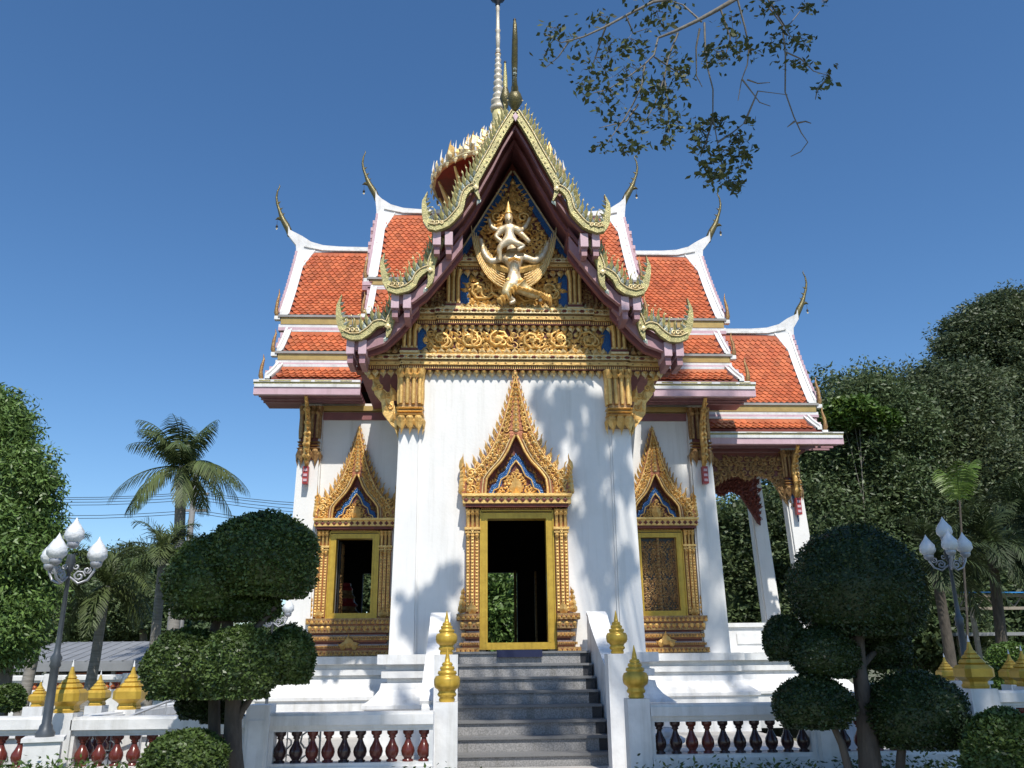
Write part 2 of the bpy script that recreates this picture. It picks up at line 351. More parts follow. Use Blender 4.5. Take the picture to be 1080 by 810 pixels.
def capital(x, yf, zt, h, wd, parent, m=GOLD, dm=OLDGOLD, side=0):
    """lotus capital: fluted bundles over mouldings, pointed petals hanging over the shaft"""
    b = MB(); fr = FR((x, yf, zt)); d = wd
    b.box(x-wd*.42, x+wd*.42, yf, yf+d*.9, zt-h, zt-.01, 1)
    n = 4
    for k in range(n):
        u = -wd*.5+wd*(k+.5)/n
        for face in (0, 1):
            f2 = fr if face == 0 else None
            prof = [(-h*.60, .75), (-h*.45, 1.0), (-h*.2, .85), (-h*.08, 1.15), (0, 1.5)]
            if face == 0:
                b.tube([(x+u*1.0*(1+.12*(v > -h*.1)), yf-.02, zt+v) for v, r in prof], [wd/n*.42*r for v, r in prof], 6, 0)
                b.flame(fr, u, -h*.16, h*.18, wd/n*1.1, 0, .06, .05, 0)
            else:
                for sx in (-1, 1):
                    b.tube([(x+sx*wd*.47, yf+wd*(k+.3)/n, zt+v) for v, r in prof], [wd/n*.40*r for v, r in prof], 5, 0)
    for z, t, e in ((-h*.66, .035, .10), (-h*.72, .03, .06), (-h*.78, .03, .12)):
        b.rings([(0, zt+z-t), (e*wd*.6+.01, zt+z-t/2), (0, zt+z)], x-wd*.47, x+wd*.47, yf-.03, yf+wd*.9)
    for k in range(3):
        u = -wd*.34+wd*.34*k
        b.flame(fr, u, -h*.80, h*.34, wd*.42, math.pi, .02, .06, 0)
        b.flame(fr, u, -h*.80, h*.18, wd*.3, math.pi, .05, .05, 0)
    for sx in (-1, 1):
        f3 = FX((x+sx*wd*.46, yf, zt), sx)
        for k in range(3): b.flame(f3, wd*(.1+.34*k), -h*.80, h*.32, wd*.4, math.pi, .02, .05, 0)
    return b.build('capital', [m, dm], parent)
def bracket(x, y0, z0, y1, z1, parent, wd=.07):
    """naga eave bracket leaning out from the pillar (y1,z1) to the eave (y0,z0)"""
    b = MB(); n = 12; pts = []
    for i in range(n+1):
        t = i/n; y = y1+(y0-y1)*(t**1.6)+.09*math.sin(t*math.pi*2.2)*(-1); z = z1+(z0-z1)*t
        pts.append((x, y, z))
    b.tube(pts, [wd*(.55+.5*math.sin(math.pi*min(1, i/n*1.1))) for i in range(n+1)], 6, 0)
    fr = FX((x, 0, 0), 1)
    for i in range(1, n): b.flame(fr, pts[i][1]-.03, pts[i][2], .16, .1, -1.9, 0, .05, .3, 0)
    f2 = FR((x, y1-.08, z1))
    for i in range(2, n, 2): b.flame(FR((x, pts[i][1]-.06, 0)), 0, pts[i][2]-.05, .17, .15, 0, .0, .05, 0, 0)
    b.box(x-wd*.75, x+wd*.75, y1-.10, y1+.02, z1-.32, z1+.02, 1)
    for k in range(3): b.box(x-wd*.5, x+wd*.5, y1-.112, y1-.10, z1-.28+.1*k, z1-.23+.1*k, 2)
    return b.build('eave_bracket', [GOLD, BRIGHTRED, PINK], parent)
for s in (-1, 1):
    x0, x1 = sorted((s*3.66, s*4.12))
    p = pillar(x0, x1, 16.36, 16.85, 1.53, 6.35, .80)
    capital(s*3.90, 16.38, 6.28, 1.08, .40, p, OLDGOLD if s < 0 else OLDGOLD, RED)
    bracket(s*3.90, 15.85, 6.33, 16.32, 5.02, T)
    b = MB(); b.box(s*1.86, s*3.70, 16.44, 16.56, 6.22, 6.32, 0); b.box(s*1.86, s*3.70, 16.50, 16.56, 6.05, 6.20, 1); b.build('wall_cornice', [OCHRE, MAROON], T)
# portico capitals and side brackets
for s in (-1, 1):
    capital(s*1.70, YW-.13, 5.98, .98, .40, T)
    b = MB(); pts = [(.0, -.55), (.10, -.42), (.22, -.22), (.26, -.02), (.40, .12), (.46, .32), (.42, .5)]
    fr = FR((s*1.84, YW+.12, 5.55), s)
    b.ribbon(pts, [.05, .16, .22, .20, .16, .10, .06], fr, .05, -.05, 0)
    for i in range(6): b.flame(fr, pts[i][0]+.06, pts[i][1], .2, .12, -.4+.1*i, .05, .04, .3, 0); b.scroll(fr, pts[i][0]-.02, pts[i][1]+.06, .06, 1, 0, .05, .014)
    b.flame(fr, .15, -.05, .30, .16, .1, .05, .05, .2, 0)
    b.ribbon([(.0, -.6), (-.02, -.25), (.0, .3)], .05, fr, .03, -.03, 1)
    b.tube([fr(.42, .4, 0), fr(.50, .55, 0), fr(.44, .72, 0)], .03, 6, 2)
    b.build('side_bracket', [GOLD, BLUE, PALEGOLD], T)
    b = MB()    # striped bracket low behind the portico corner
    b.tube([(s*1.95, 16.35, 4.2), (s*2.02, 16.25, 4.7), (s*1.93, 16.15, 5.2), (s*2.02, 16.0, 5.6)], [.04, .055, .045, .02], 6, 0)
    for k in range(5): b.lathe([(.055, 0), (.06, .05)], (s*(1.97+.01*k), 16.33-.03*k, 4.25+.2*k), 6, 1)
    b.build('eave_bracket', [BRIGHTRED, PINK], T)

# ---------------------------------------------------------- door and window surrounds
def lerp_curve(tab, z):
    for (z0, a), (z1, c) in zip(tab, tab[1:]):
        if z0 <= z <= z1: return a+(c-a)*(z-z0)/(z1-z0+1e-9)
    return tab[-1][1] if z > tab[-1][0] else tab[0][1]
def surround(name, xc, yw, zb, k, zsill, ztop, hwin, hwout, hpil, hbase, tip, closed=False, dmul=1.0, G=GOLD, lab=None):
    P = bpy.data.objects.new(name, None); COL.objects.link(P); P.parent = T; P.location = (xc, yw, zb)
    if lab: P['label'] = lab
    Wp = lambda n, b, m, l=None: b.build(n, m, P, l)
    fr = lambda u, v, d: (u, -d, v-zb)             # local frame (v is world z)
    def bx(b, u0, u1, v0, v1, d0, d1, mi=0): b.box(u0, u1, -d1, -d0, v0-zb, v1-zb, mi)
    zl = ztop+.16                                   # underside of lintel
    za = zl+.20                                     # arch base
    H = tip-za
    # gold painted frame
    b = MB(); fw = hwout-hwin
    bx(b, -hwout, -hwin, zsill-.10, ztop+.09, -.12, .10); bx(b, hwin, hwout, zsill-.10, ztop+.09, -.12, .10)
    bx(b, -hwin, hwin, ztop, ztop+.09, -.12, .10); bx(b, -hwin, hwin, zsill-.10, zsill, -.12, .10)
    e = .02
    bx(b, -hwout-e, -hwout, zsill-.10, ztop+.11, -.05, .12); bx(b, hwout, hwout+e, zsill-.10, ztop+.11, -.05, .12); bx(b, -hwout-e, hwout+e, ztop+.11, ztop+.13, -.05, .12)
    bx(b, -hwin-.035, -hwin-.02, zsill, ztop, .10, .108); bx(b, hwin+.02, hwin+.035, zsill, ztop, .10, .108)
    Wp('frame', b, YELLOW)
    # base tiers
    zb1 = zsill-.10 if zsill-zb > .3 else zb+.56
    full = zsill-zb > .3; hh = zb1-zb
    tiers = [(0, .14, 1.0, .30, 0), (.14, .20, .90, .22, 2), (.20, .27, .95, .26, 0), (.27, .31, .88, .22, 3), (.31, .37, .84, .18, 1), (.37, .41, .86, .20, 2), (.41, .52, .92, .25, 0), (.52, .56, .84, .20, 3), (.56, .61, .86, .19, 1), (.61, .80, .94, .27, 0), (.80, .84, .90, .25, 2), (.84, 1., 1.0, .30, 0)]
    for side in ((0,) if full else (-1, 1)):
        b = MB()
        for t0, t1, wf, dd, mi in tiers:
            mm = [1, 2, 3, 4][mi]
            if full: bx(b, -hbase*wf, hbase*wf, zb+hh*t0+.001, zb+hh*t1, -.02, dd*dmul, mm)
            else: u0, u1 = sorted((side*(hwout+.024), side*hbase*wf)); bx(b, u0, u1, zb+hh*t0+.001, zb+hh*t1, -.02, dd*dmul, mm)
        for (t, sz, wf, dd, ud) in ((.01, .12, .99, .30, 1), (.205, .06, .94, .26, -1), (.42, .09, .91, .25, 1), (.62, .17, .93, .27, -1), (.85, .13, .99, .30, 1)):
            hgt = hh*sz; lo_, hi_ = (-hbase*wf+.02, hbase*wf-.02) if full else sorted((side*(hwout+.05), side*(hbase*wf-.02)))
            nn_ = max(2, int((hi_-lo_)/(hgt*.95)))
            for q in range(nn_+1):
                u = lo_+(hi_-lo_)*q/nn_; v = zb+hh*t+(0 if ud > 0 else hgt*1.05)
                b.flame(fr, u, v, hgt*1.05, hgt*.72, 0 if ud > 0 else math.pi, dd*dmul+.002, .035, 0, 0)
                if q < nn_: b.rosette(fr, u+(hi_-lo_)/nn_/2, v+ud*hgt*.6, hgt*.2, dd*dmul+.002, .02, 3, 4)
        if full: b.flame(fr, 0, zb+hh*.22, hh*.38, hh*.30, 0, .28*dmul, .05, 0, 0); b.flame(fr, -.05, zb+hh*.24, hh*.25, hh*.25, -1.2, .27*dmul, .05, 0, 0); b.flame(fr, .05, zb+hh*.24, hh*.25, hh*.25, 1.2, .27*dmul, .05, 0, 0)
        Wp('base', b, [G, OLDGOLD, RED, BRONZE, SILVERY])
    # pilasters
    for sg in (-1, 1):
        b = MB(); a0, a1 = hwout+.03, hpil
        u0, u1 = sorted((sg*a0, sg*a1)); mid = (u0+u1)/2; ww = u1-u0
        bx(b, u0, u1, zb1, zl, -.02, .10*dmul, 1)
        for q in range(3):
            uu = u0+ww*(q+.5)/3
            bx(b, uu-ww*.11, uu+ww*.11, zb1+.04, zl-.33, .10*dmul, (.14+.03*(q == 1))*dmul, 0)
            v = zb1+.08
            while v < zl-.36:
                b.rosette(fr, uu, v, ww*.13, (.14+.03*(q == 1))*dmul+.002, .02, 0, 4); v += ww*.24
            b.tube([fr(uu, zl-.30, .12), fr(uu, zl-.12, .13), fr(uu*1.0, zl-.02, .18)], [ww*.13, ww*.15, ww*.22], 5, 0)
            b.flame(fr, uu, zl-.12, .13, ww*.36, 0, .17, .04, 0, 0)
            b.flame(fr, uu, zl-.40, .10, ww*.3, math.pi, .16, .03, 0, 0)
        bx(b, u0-.02, u1+.02, zl-.34, zl-.30, -.02, .18*dmul, 0); bx(b, u0-.01, u1+.01, zl-.39, zl-.365, -.02, .17*dmul, 0)
        # little flame figure at the foot
        fu = sg*(hpil+.04)
        for q in range(4): b.flame(fr, fu, zb1+.02+.09*q, .19-.025*q, .13-.02*q, sg*(.25-.1*q), .12, .05, -.2*sg, 0)
        b.flame(fr, mid, zb1, .22, ww*.7, 0, .17*dmul, .05, 0, 0)
        Wp('pilaster', b, [G, BRONZE])
    # lintel
    b = MB(); hl = k*.84
    bx(b, -hl*.95, hl*.95, zl, zl+.05, -.02, .24, 1); bx(b, -hl, hl, zl+.05, zl+.16, -.02, .27, 0); bx(b, -hl*1.02, hl*1.02, zl+.16, za, -.02, .31, 2)
    u = -hl+.05
    while u < hl: b.rosette(fr, u, zl+.105, .045, .272, .02, 1, 4); u += .11
    bx(b, -hwout, hwout, ztop+.135, zl, -.02, .10, 1)
    for i in range(int(hwout*2/.03)): bx(b, -hwout+.03*i+.004, -hwout+.03*i+.02, ztop+.14, zl-.005, .10, .12, 0)
    Wp('lintel', b, [G, RED, G])
    # spired arch
    outer = [(0, .86), (.07, .84), (.12, .77), (.17, .70), (.25, .55), (.33, .43), (.45, .315), (.57, .225), (.72, .138), (.85, .075), (.94, .03), (1., 0.)]
    inner = [(0, .475), (.06, .47), (.13, .45), (.20, .335), (.26, .215), (.34, .115), (.42, .045), (.46, 0.)]
    Ow = lambda v: k*lerp_curve(outer, (v-za)/H); Iw = lambda v: k*lerp_curve(inner, (v-za)/H) if (v-za)/H < .46 else 0.
    b = MB(); zs = [za+H*t for t in (0, .03, .07, .10, .13, .165, .20, .25, .30, .34, .38, .42, .459)]
    for v0, v1 in zip(zs, zs[1:]):
        for sg in (-1, 1):
            b.hexa([fr(sg*Iw(v0), v0, .02), fr(sg*Ow(v0), v0, .02), fr(sg*Ow(v0), v0, .18), fr(sg*Iw(v0), v0, .18), fr(sg*Iw(v1), v1, .02), fr(sg*Ow(v1), v1, .02), fr(sg*Ow(v1), v1, .18), fr(sg*Iw(v1), v1, .18)], 1)
    zs = [za+H*t for t in (.459, .5, .57, .65, .72, .8, .88, .94, .985)]
    for v0, v1 in zip(zs, zs[1:]):
        a, c = Ow(v0), Ow(v1); b.hexa([fr(-a, v0, .02), fr(a, v0, .02), fr(a, v0, .18), fr(-a, v0, .18), fr(-c, v1, .02), fr(c, v1, .02), fr(c, v1, .17), fr(-c, v1, .17)], 1)
    # rims
    for sg in (-1, 1):
        iv = [za+H*t for t in np.linspace(.0, .46, 16)]; b.tube([fr(sg*(Iw(v)+.015), v, .19) for v in iv], .022, 5, 0)
        b.tube([fr(sg*(Iw(v)+.065), v, .19) for v in iv[:-1]], .012, 4, 3)
        ov = [za+H*t for t in np.linspace(.1, .97, 26)]; b.tube([fr(sg*(Ow(v)-.03), v, .19) for v in ov], .016, 5, 0)
        # outer flame teeth
        N = 15
        for i in range(N):
            t = .11+.83*(i/(N-1))**1.03; v = za+H*t; u = Ow(v)-.005; sz = (.225-.14*t)
            b.flame(fr, sg*(u-.02), v-.02, sz*1.35, sz*.5, sg*(.75-.3*t), .09, .05, -.5*sg, 0)
            b.scroll(fr, sg*(u-.005), v-.01, sz*.34, -sg, 1.0 if sg > 0 else 2.1, .13, sz*.10)
            b.rosette(fr, sg*(u-.05), v, sz*.16, .19, .03, 3, 5)
        # rows of scrolls and leaves up the band
        for row in (.34, .74):
            N2 = 15
            for i in range(N2):
                t = .015+.47*(i+(.5 if row > .5 else 0))/N2; v = za+H*t; wv_ = Ow(v)-Iw(v)-.07; u = Iw(v)+.05+wv_*row; sz = .06+.035*min(1, wv_/.35)
                b.scroll(fr, sg*u, v, sz*.55, sg if i % 2 else -sg, 1.5*i, .18, sz*.12)
                b.flame(fr, sg*u, v-.01, sz*1.1, sz*.55, sg*(-.6), .19, .04, .25*sg, 0)
                if i % 3 == 0: b.rosette(fr, sg*u, v, sz*.28, .20, .03, 3, 6)
        # corner finials
        u0 = Ow(za+.03)
        for q in range(6): b.flame(fr, sg*(u0-.05+.012*q), za+.02+.075*q, .22-.02*q, .17-.02*q, sg*(.5-.16*q), .15, .05, -.35*sg, 0)
        b.flame(fr, sg*(u0+.0), za+.38, .30, .10, sg*.05, .13, .03, -.3*sg, 0)
        for q in range(3): b.scroll(fr, sg*(u0-.14), za+.08+.13*q, .08, -sg, 0, .18, .018)
    for i in range(11):
        t = .49+.46*i/11; v = za+H*t; sz = .17*(1.12-t)+.02; b.flame(fr, 0, v, sz*1.45, sz*.95, 0, .18, .05, 0, 0); b.rosette(fr, 0, v+.01, sz*.25, .21, .03, 3, 6)
        if Ow(v) > .08:
            for sg in (-1, 1): b.scroll(fr, sg*Ow(v)*.55, v+sz*.3, sz*.42, sg, 0, .18, sz*.10); b.flame(fr, sg*Ow(v)*.6, v+.02, sz, sz*.5, -sg*.5, .19, .04, .3*sg, 0)
    b.tube([fr(0, tip-.22, .10), fr(0, tip-.1, .10), fr(0, tip+.02, .10)], [.035, .022, .004], 6, 0)
    Wp('spired_arch', b, [G, BRONZE, RED, PALEGOLD])
    # tympanum: blue mosaic chevron and gold leaf
    b = MB(); iv = [0, .06, .13, .20, .26, .34, .42, .455]
    pts = [(-k*lerp_curve(inner, t)-.004, za+H*t) for t in iv] + [(k*lerp_curve(inner, t)+.004, za+H*t) for t in reversed(iv)]
    b.prism(pts, fr, .05, .0, 1)
    hb = k*.40; ap = za+H*.30
    for sg in (-1, 1):
        c = [(sg*hb, za+.02), (sg*hb*.88, za+H*.07), (sg*hb*.70, za+H*.085), (sg*hb*.60, za+H*.15), (sg*hb*.36, za+H*.18), (sg*hb*.2, za+H*.25), (0, ap)]
        b.ribbon(c, .085, fr, .085, .05, 2); b.ribbon([(u, v-.055) for u, v in c], .018, fr, .10, .05, 0)
        c2 = [(u*1.16, v+.05) for u, v in c]; 
        for i in range(len(c2)-1):
            for q in (0, .5):
                u = c2[i][0]*(1-q)+c2[i+1][0]*q; v = c2[i][1]*(1-q)+c2[i+1][1]*q; b.flame(fr, u, v, .09, .06, sg*.2, .06, .03, 0, 3)
    b.prism([(-.05, ap-.05), (.05, ap-.05), (0, ap+.07)], fr, .088, .05, 2)
    inn = lambda u, v: v > za and abs(u) < hb*.80*(1-(v-za)/(H*.22))
    b.carve(fr, inn, (-hb, hb, za-.01, za+H*.22), .085, .06, 0, 3)
    b.flame(fr, 0, za+.03, H*.17, .20, 0, .08, .05, 0, 0)
    Wp('tympanum', b, [G, RED, BLUE, OLDGOLD])
    if closed:
        for sg in (-1, 1):
            b = MB(); u0, u1 = sorted((sg*.008, sg*(hwin-.002)))
            bx(b, u0, u1, zsill+.002, ztop-.002, -.06, .0, 1)
            b.carve(fr, lambda u, v: True, (u0+.03, u1-.02, zsill+.0, ztop-.05), .075, .004, 0, 5)
            bx(b, u0, u0+.018, zsill+.004, ztop-.004, 0, .02, 0); bx(b, u1-.018, u1, zsill+.004, ztop-.004, 0, .02, 0)
            if sg < 0:
                v = zsill+.05
                while v < ztop-.05: b.rosette(fr, 0, v, .03, .03, .03, 0, 4); v += .07
                bx(b, -.02, .02, zsill+.004, ztop-.004, .018, .03, 0)
            Wp('shutter', b, [OLDGOLD, BLACK])
    return P
ZB = 1.54
surround('doorway', 0., YW, ZB, 1.0, 1.69, 3.54, .455, .555, .79, .92, 5.98)
for s in (-1, 1):
    surround('window', s*WX, 16.55, ZB, .90, 2.30, 3.68, .345, .455, .70, .80, 5.92, closed=(s > 0), dmul=.9,
             lab='open window with dark interior' if s < 0 else 'window closed by black and gold shutters')
b = MB()   # open leaf inside the left window
fr = FX((-WX-.33, 16.9, 0), 1); b.box(-WX-.345, -WX-.31, 16.88, 17.2, 2.25, 3.68, 1)
b.carve(fr, lambda u, v: True, (0.0, .3, 2.28, 3.62), .08, .03, 0, 9)
b.build('shutter', [OLDGOLD, BLACK], T, 'carved shutter leaf folded inward')

# ---------------------------------------------------------- pediment
PD = bpy.data.objects.new('pediment', None); COL.objects.link(PD); PD.parent = T
F0 = FR((0, 0, 0))
def FY(y): return FR((0, y, 0))
def zat(py, Y=13.2, px=545): return float(at(px, py, Y)[2])
b = MB()   # dark red backing wall following the roof
b.prism([(-2.62, 5.99), (2.62, 5.99), (2.55, 6.25), (1.9, 6.75), (1.35, 7.55), (.95, 8.1), (.5, 8.95), (0, 9.95), (-.5, 8.95), (-.95, 8.1), (-1.35, 7.55), (-1.9, 6.75), (-2.55, 6.25)], FY(13.28), 0, -.25)
b.build('backing', RED, PD)
def cornice(z0, z1, hw, y, name='cornice', fringe=True, jut=0.):
    b = MB(); h = z1-z0
    def blk(u, yy):
        b.box(-u, u, yy, 13.27, z0, z0+h*.28, 1); b.box(-u-.03, u+.03, yy-.04, 13.27, z0+h*.28, z0+h*.50, 0)
        b.box(-u-.01, u+.01, yy-.02, 13.27, z0+h*.50, z0+h*.62, 2); b.box(-u-.05, u+.05, yy-.07, 13.27, z0+h*.62, z0+h*.92, 3); b.box(-u-.03, u+.03, yy-.05, 13.27, z0+h*.92, z1, 0)
        fr = FY(yy); n = int(2*u/.035)
        for i in range(n): b.box(-u+.035*i+.005, -u+.035*i+.022, yy-.012, yy, z0+h*.06, z0+h*.24, 0)
        n = int(2*u/.15)
        for i in range(n+1):
            uu = -u+2*u*i/n
            b.flame(fr, uu-.004, z0+h*.77, .062, h*.22, math.pi/2, .07, .02, 0, 2 if i % 2 else 1); b.flame(fr, uu+.004, z0+h*.77, .062, h*.22, -math.pi/2, .07, .02, 0, 2 if i % 2 else 1); b.rosette(fr, uu+u/n, z0+h*.77, h*.09, .072, .02, 0, 4); b.rosette(fr, uu, z0+h*.39, h*.07, .04, .015, 2, 4)
    blk(hw, y)
    if jut: blk(jut, y-.04)
    fr = FY(y-.0)
    if fringe:       # pointed lotus petals hanging below
        n = int(2*hw/.125)
        for i in range(n+1):
            u = -hw+2*hw*i/n; b.flame(fr, u, z0+.005, .145, .115, math.pi, -.02, .04, 0, 3); b.flame(fr, u, z0+.0, .07, .08, math.pi, .015, .03, 0, 0)
            b.flame(fr, u+.0625, z0+.005, .075, .05, math.pi, -.02, .03, 0, 2)
    n = int(2*hw/.11)   # upright leaf row on top
    for i in range(n+1): b.flame(FY(y+.02), -hw+2*hw*i/n, z1-.005, .13, .11, 0, .0, .05, 0, 3)
    return b.build(name, [GOLD, RED, OLDGOLD, PALEGOLD], PD)
z1a, z1b = 5.99, 6.25; z2a, z2b = 6.76, 7.05; z3a, z3b = 7.76, 7.98
cornice(z1a, z1b, 2.42, 13.235, jut=1.86)
cornice(z2a, z2b, 1.98, 13.16, jut=1.28)
cornice(z3a, z3b, 1.06, 13.14, fringe=True)
def panel(z0, z1, hw, y, size, seed):
    b = MB(); b.box(-hw, hw, y, 13.27, z0, z1, 1); fr = FY(y); h = z1-z0
    for s in (-1, 1):
        b.box(s*(hw-.16), s*(hw-.01), y-.02, y, z0+.03, z1-.03, 2)
        # big rolling scrolls
        n = max(2, int(hw/(h*.8)))
        for i in range(n):
            u = s*(hw-.2)*(i+.6)/n; c = z0+h*.52
            b.scroll(fr, u, c, h*.36, s*(1 if i % 2 else -1), 1.6*i, .02, .030, 1.4)
            b.scroll(fr, u+.1, c-.05, h*.25, s*(1 if i % 2 else -1), 1.6*i, .03, .024, 1.1)
            b.rosette(fr, u, c, h*.14, .06, .05, 0, 6)
            for q in range(6): b.flame(fr, u+h*.3*math.cos(q*1.05), c+h*.28*math.sin(q*1.05), h*.22, h*.13, math.pi/2-q*1.05, .02, .05, .3, 0)
    b.carve(fr, lambda u, v: abs(u) < hw-.15, (-hw+.15, hw-.15, z0-.02, z1-.06), size, .01, 0, seed)
    n = int(2*hw/.13)
    for i in range(n+1): b.flame(FY(y-.04), -hw+2*hw*i/n, z0, .13, .12, 0, 0, .06, 0, 3)
    return b.build('carved_panel', [GOLD, RED, BLUE, PALEGOLD], PD)
panel(z1b, z2a, 1.62, 13.22, .16, 11); panel(z2b, z3a, .92, 13.22, .16, 12)
for s in (-1, 1):
    for (x, z0, z1, wd) in ((1.74, z1b, z2a, .26), (1.03, z2b, z3a, .24)):
        b = MB(); fr = FR((s*x, 13.14, 0)); h = z1-z0
        b.box(s*x-wd/2, s*x+wd/2, 13.14, 13.27, z0, z1, 1)
        for q in range(3):
            u = -wd/2+wd*(q+.5)/3; b.tube([fr(u, z0+.10, .01), fr(u, z0+h*.5, .02), fr(u, z0+h*.75, .03), fr(u*1.35, z1-.02, .05)], [wd*.13, wd*.16, wd*.15, wd*.22], 6, 0)
        for q in range(3): b.box(s*x-wd*.58+.01*q, s*x+wd*.58-.01*q, 13.10+.012*q, 13.27, z0+.045*q, z0+.045*q+.035, 2 if q != 1 else 1)
        b.build('small_pilaster', [GOLD, RED, PALEGOLD], PD)
        # outer triangle fillings beyond the pilasters
    for (xa, xb, z0, hh) in ((1.88, 2.38, z1b, .38), (1.18, 1.72, z2b, .62)):
        b = MB(); fr = FY(13.24)
        tri = [(s*xa, z0), (s*xb, z0), (s*xa, z0+hh)]
        if s < 0: tri = tri[::-1]
        b.prism(tri, fr, .02, 0, 1)
        b.ribbon([(s*xb, z0+.03), (s*xa, z0+hh+.02)], .07, fr, .04, .02, 2)
        b.carve(fr, lambda u, v: (abs(u)-xa)/(xb-xa)+(v-z0)/hh < .8 and abs(u) > xa, (min(s*xa, s*xb), max(s*xa, s*xb), z0, z0+hh), .11, .02, 0, 6)
        for q in range(5): b.flame(FY(13.14), s*(xa+.1+.11*q), z0, .15, .11, 0, 0, .05, 0, 0)
        b.build('corner_panel', [OLDGOLD, RED, BLUE], PD)
b = MB(); fr = FY(13.24)   # top triangle
zt0, zt1 = z3b, 9.67
b.prism([(-.95, zt0), (.95, zt0), (0, zt1)], fr, .02, 0, 1)
for s in (-1, 1): b.ribbon([(s*.93, zt0+.02), (s*.02, zt1-.03)], .12, fr, .05, .02, 2); b.ribbon([(s*.99, zt0+.02), (s*.02, zt1+.06)], .025, fr, .07, .02, 3)
b.carve(fr, lambda u, v: abs(u) < .78*(zt1-v)/(zt1-zt0) and v < zt1-.2, (-.9, .9, zt0, zt1-.1), .15, .03, 0, 21)
for q in range(9): b.flame(fr, 0, zt0+.5+.12*q, .26-.012*q, .26-.02*q, 0, .07, .06, 0, 0)
b.build('gable_panel', [GOLD, RED, BLUE, PALEGOLD], PD)

# deity riding a winged bird-man (skin-modifier bodies)
def skinned(name, joints, edges, parent, m, sub=2, rs=1.08):
    me = bpy.data.meshes.new(name); me.from_pydata([tuple(j[0]) for j in joints], edges, []); me.materials.append(m)
    o = bpy.data.objects.new(name, me); COL.objects.link(o); o.parent = parent
    md = o.modifiers.new('skin', 'SKIN'); md.use_smooth_shade = True
    for i, j in enumerate(joints):
        sv = me.skin_vertices[0].data[i]; sv.radius = (j[1]*rs, j[1]*rs); sv.use_root = (i == 0)
    o.modifiers.new('sub', 'SUBSURF').levels = sub; o.modifiers['sub'].render_levels = sub
    return o
ST = bpy.data.objects.new('deity_relief', None); COL.objects.link(ST); ST.parent = PD
def W2(px, py, d=0.):
    p = at(px, py, 13.02-d); return (float(p[0])+.02, float(13.02-d), float(p[2]))
G1 = [(W2(541, 297), .12), (W2(541, 289), .085), (W2(541, 279), .13), (W2(540, 273), .13), (W2(539, 267, .05), .06), (W2(538, 262, .12), .085), (W2(538, 256, .12), .05),
      (W2(528, 272), .06), (W2(516, 277, .04), .062), (W2(509, 267, .04), .05), (W2(507, 257, .04), .04), (W2(505, 251, .04), .035),
      (W2(551, 271), .06), (W2(563, 276, .04), .062), (W2(571, 270, .06), .05), (W2(575, 262, .04), .04), (W2(577, 255, .04), .035),
      (W2(535, 304, .05), .09), (W2(531, 309, .12), .07), (W2(538, 315, .06), .045), (W2(542, 318, .06), .035), (W2(536, 320, .1), .03),
      (W2(552, 306), .09), (W2(560, 310, .03), .075), (W2(571, 312), .05), (W2(573, 312), .04), (W2(567, 318), .03)]
skinned('bird_figure', G1, [(0, 1), (1, 2), (2, 3), (3, 4), (4, 5), (5, 6), (3, 7), (7, 8), (8, 9), (9, 10), (10, 11), (3, 12), (12, 13), (13, 14), (14, 15), (15, 16),
        (0, 17), (17, 18), (18, 19), (19, 20), (20, 21), (0, 22), (22, 23), (23, 24), (24, 25), (25, 26)], ST, SILVER)
TR = [G1[i] for i in (0, 17, 18, 19, 22, 23, 24)]; TR = [(p, q*1.08) for p, q in TR]
skinned('trousers', TR, [(0, 1), (1, 2), (2, 3), (0, 4), (4, 5), (5, 6)], ST, PALEGOLD)
D1 = [(W2(536, 253, .1), .10), (W2(536, 248, .1), .08), (W2(536, 241, .1), .10), (W2(536, 238, .1), .045), (W2(535.5, 235, .12), .06), (W2(535.5, 231, .12), .075), (W2(535, 227, .1), .06), (W2(535, 221, .1), .03), (W2(535, 214, .1), .008),
      (W2(528, 242, .1), .055), (W2(521, 250, .12), .045), (W2(529, 256, .14), .035), (W2(544, 242, .1), .055), (W2(551, 249, .12), .045), (W2(558, 256, .12), .036),
      (W2(524, 243, .08), .04), (W2(517, 240, .08), .038), (W2(514, 230, .08), .03), (W2(549, 243, .08), .04), (W2(554, 238, .08), .038), (W2(558, 229, .08), .03),
      (W2(529, 257, .16), .055), (W2(525, 262, .16), .05), (W2(526, 270, .14), .035), (W2(526, 276, .14), .03), (W2(544, 257, .16), .055), (W2(552, 260, .14), .045), (W2(544, 264, .16), .035)]
skinned('seated_deity', D1, [(0, 1), (1, 2), (2, 3), (3, 4), (4, 5), (5, 6), (6, 7), (7, 8), (2, 9), (9, 10), (10, 11), (2, 12), (12, 13), (13, 14), (9, 15), (15, 16), (16, 17), (12, 18), (18, 19), (19, 20),
        (0, 21), (21, 22), (22, 23), (23, 24), (0, 25), (25, 26), (26, 27)], ST, SILVER)
# flaming halo behind the deity
b = MB(); c = W2(536, 236, -.02); fr = FR((c[0], 13.06, c[2]))
for k in range(26):
    a = -2.3+4.6*k/25; rr = .22+.06*math.cos(a); b.flame(fr, rr*math.sin(a)*1.1, rr*math.cos(a)*1.15-.02, .20, .10, a, .0, .04, .2*(1 if a > 0 else -1), 0)
for k in range(14):
    a = -2+4*k/13; b.flame(fr, .12*math.sin(a), .14*math.cos(a), .16, .10, a, .02, .04, 0, 0)
for (dx, dz) in ((-.30, -.08), (.30, -.08), (-.22, .12), (.24, .1)):
    b.scroll(fr, dx, dz, .11, 1 if dx > 0 else -1, 0, .03, .025)
b.build('halo', GOLD, ST)
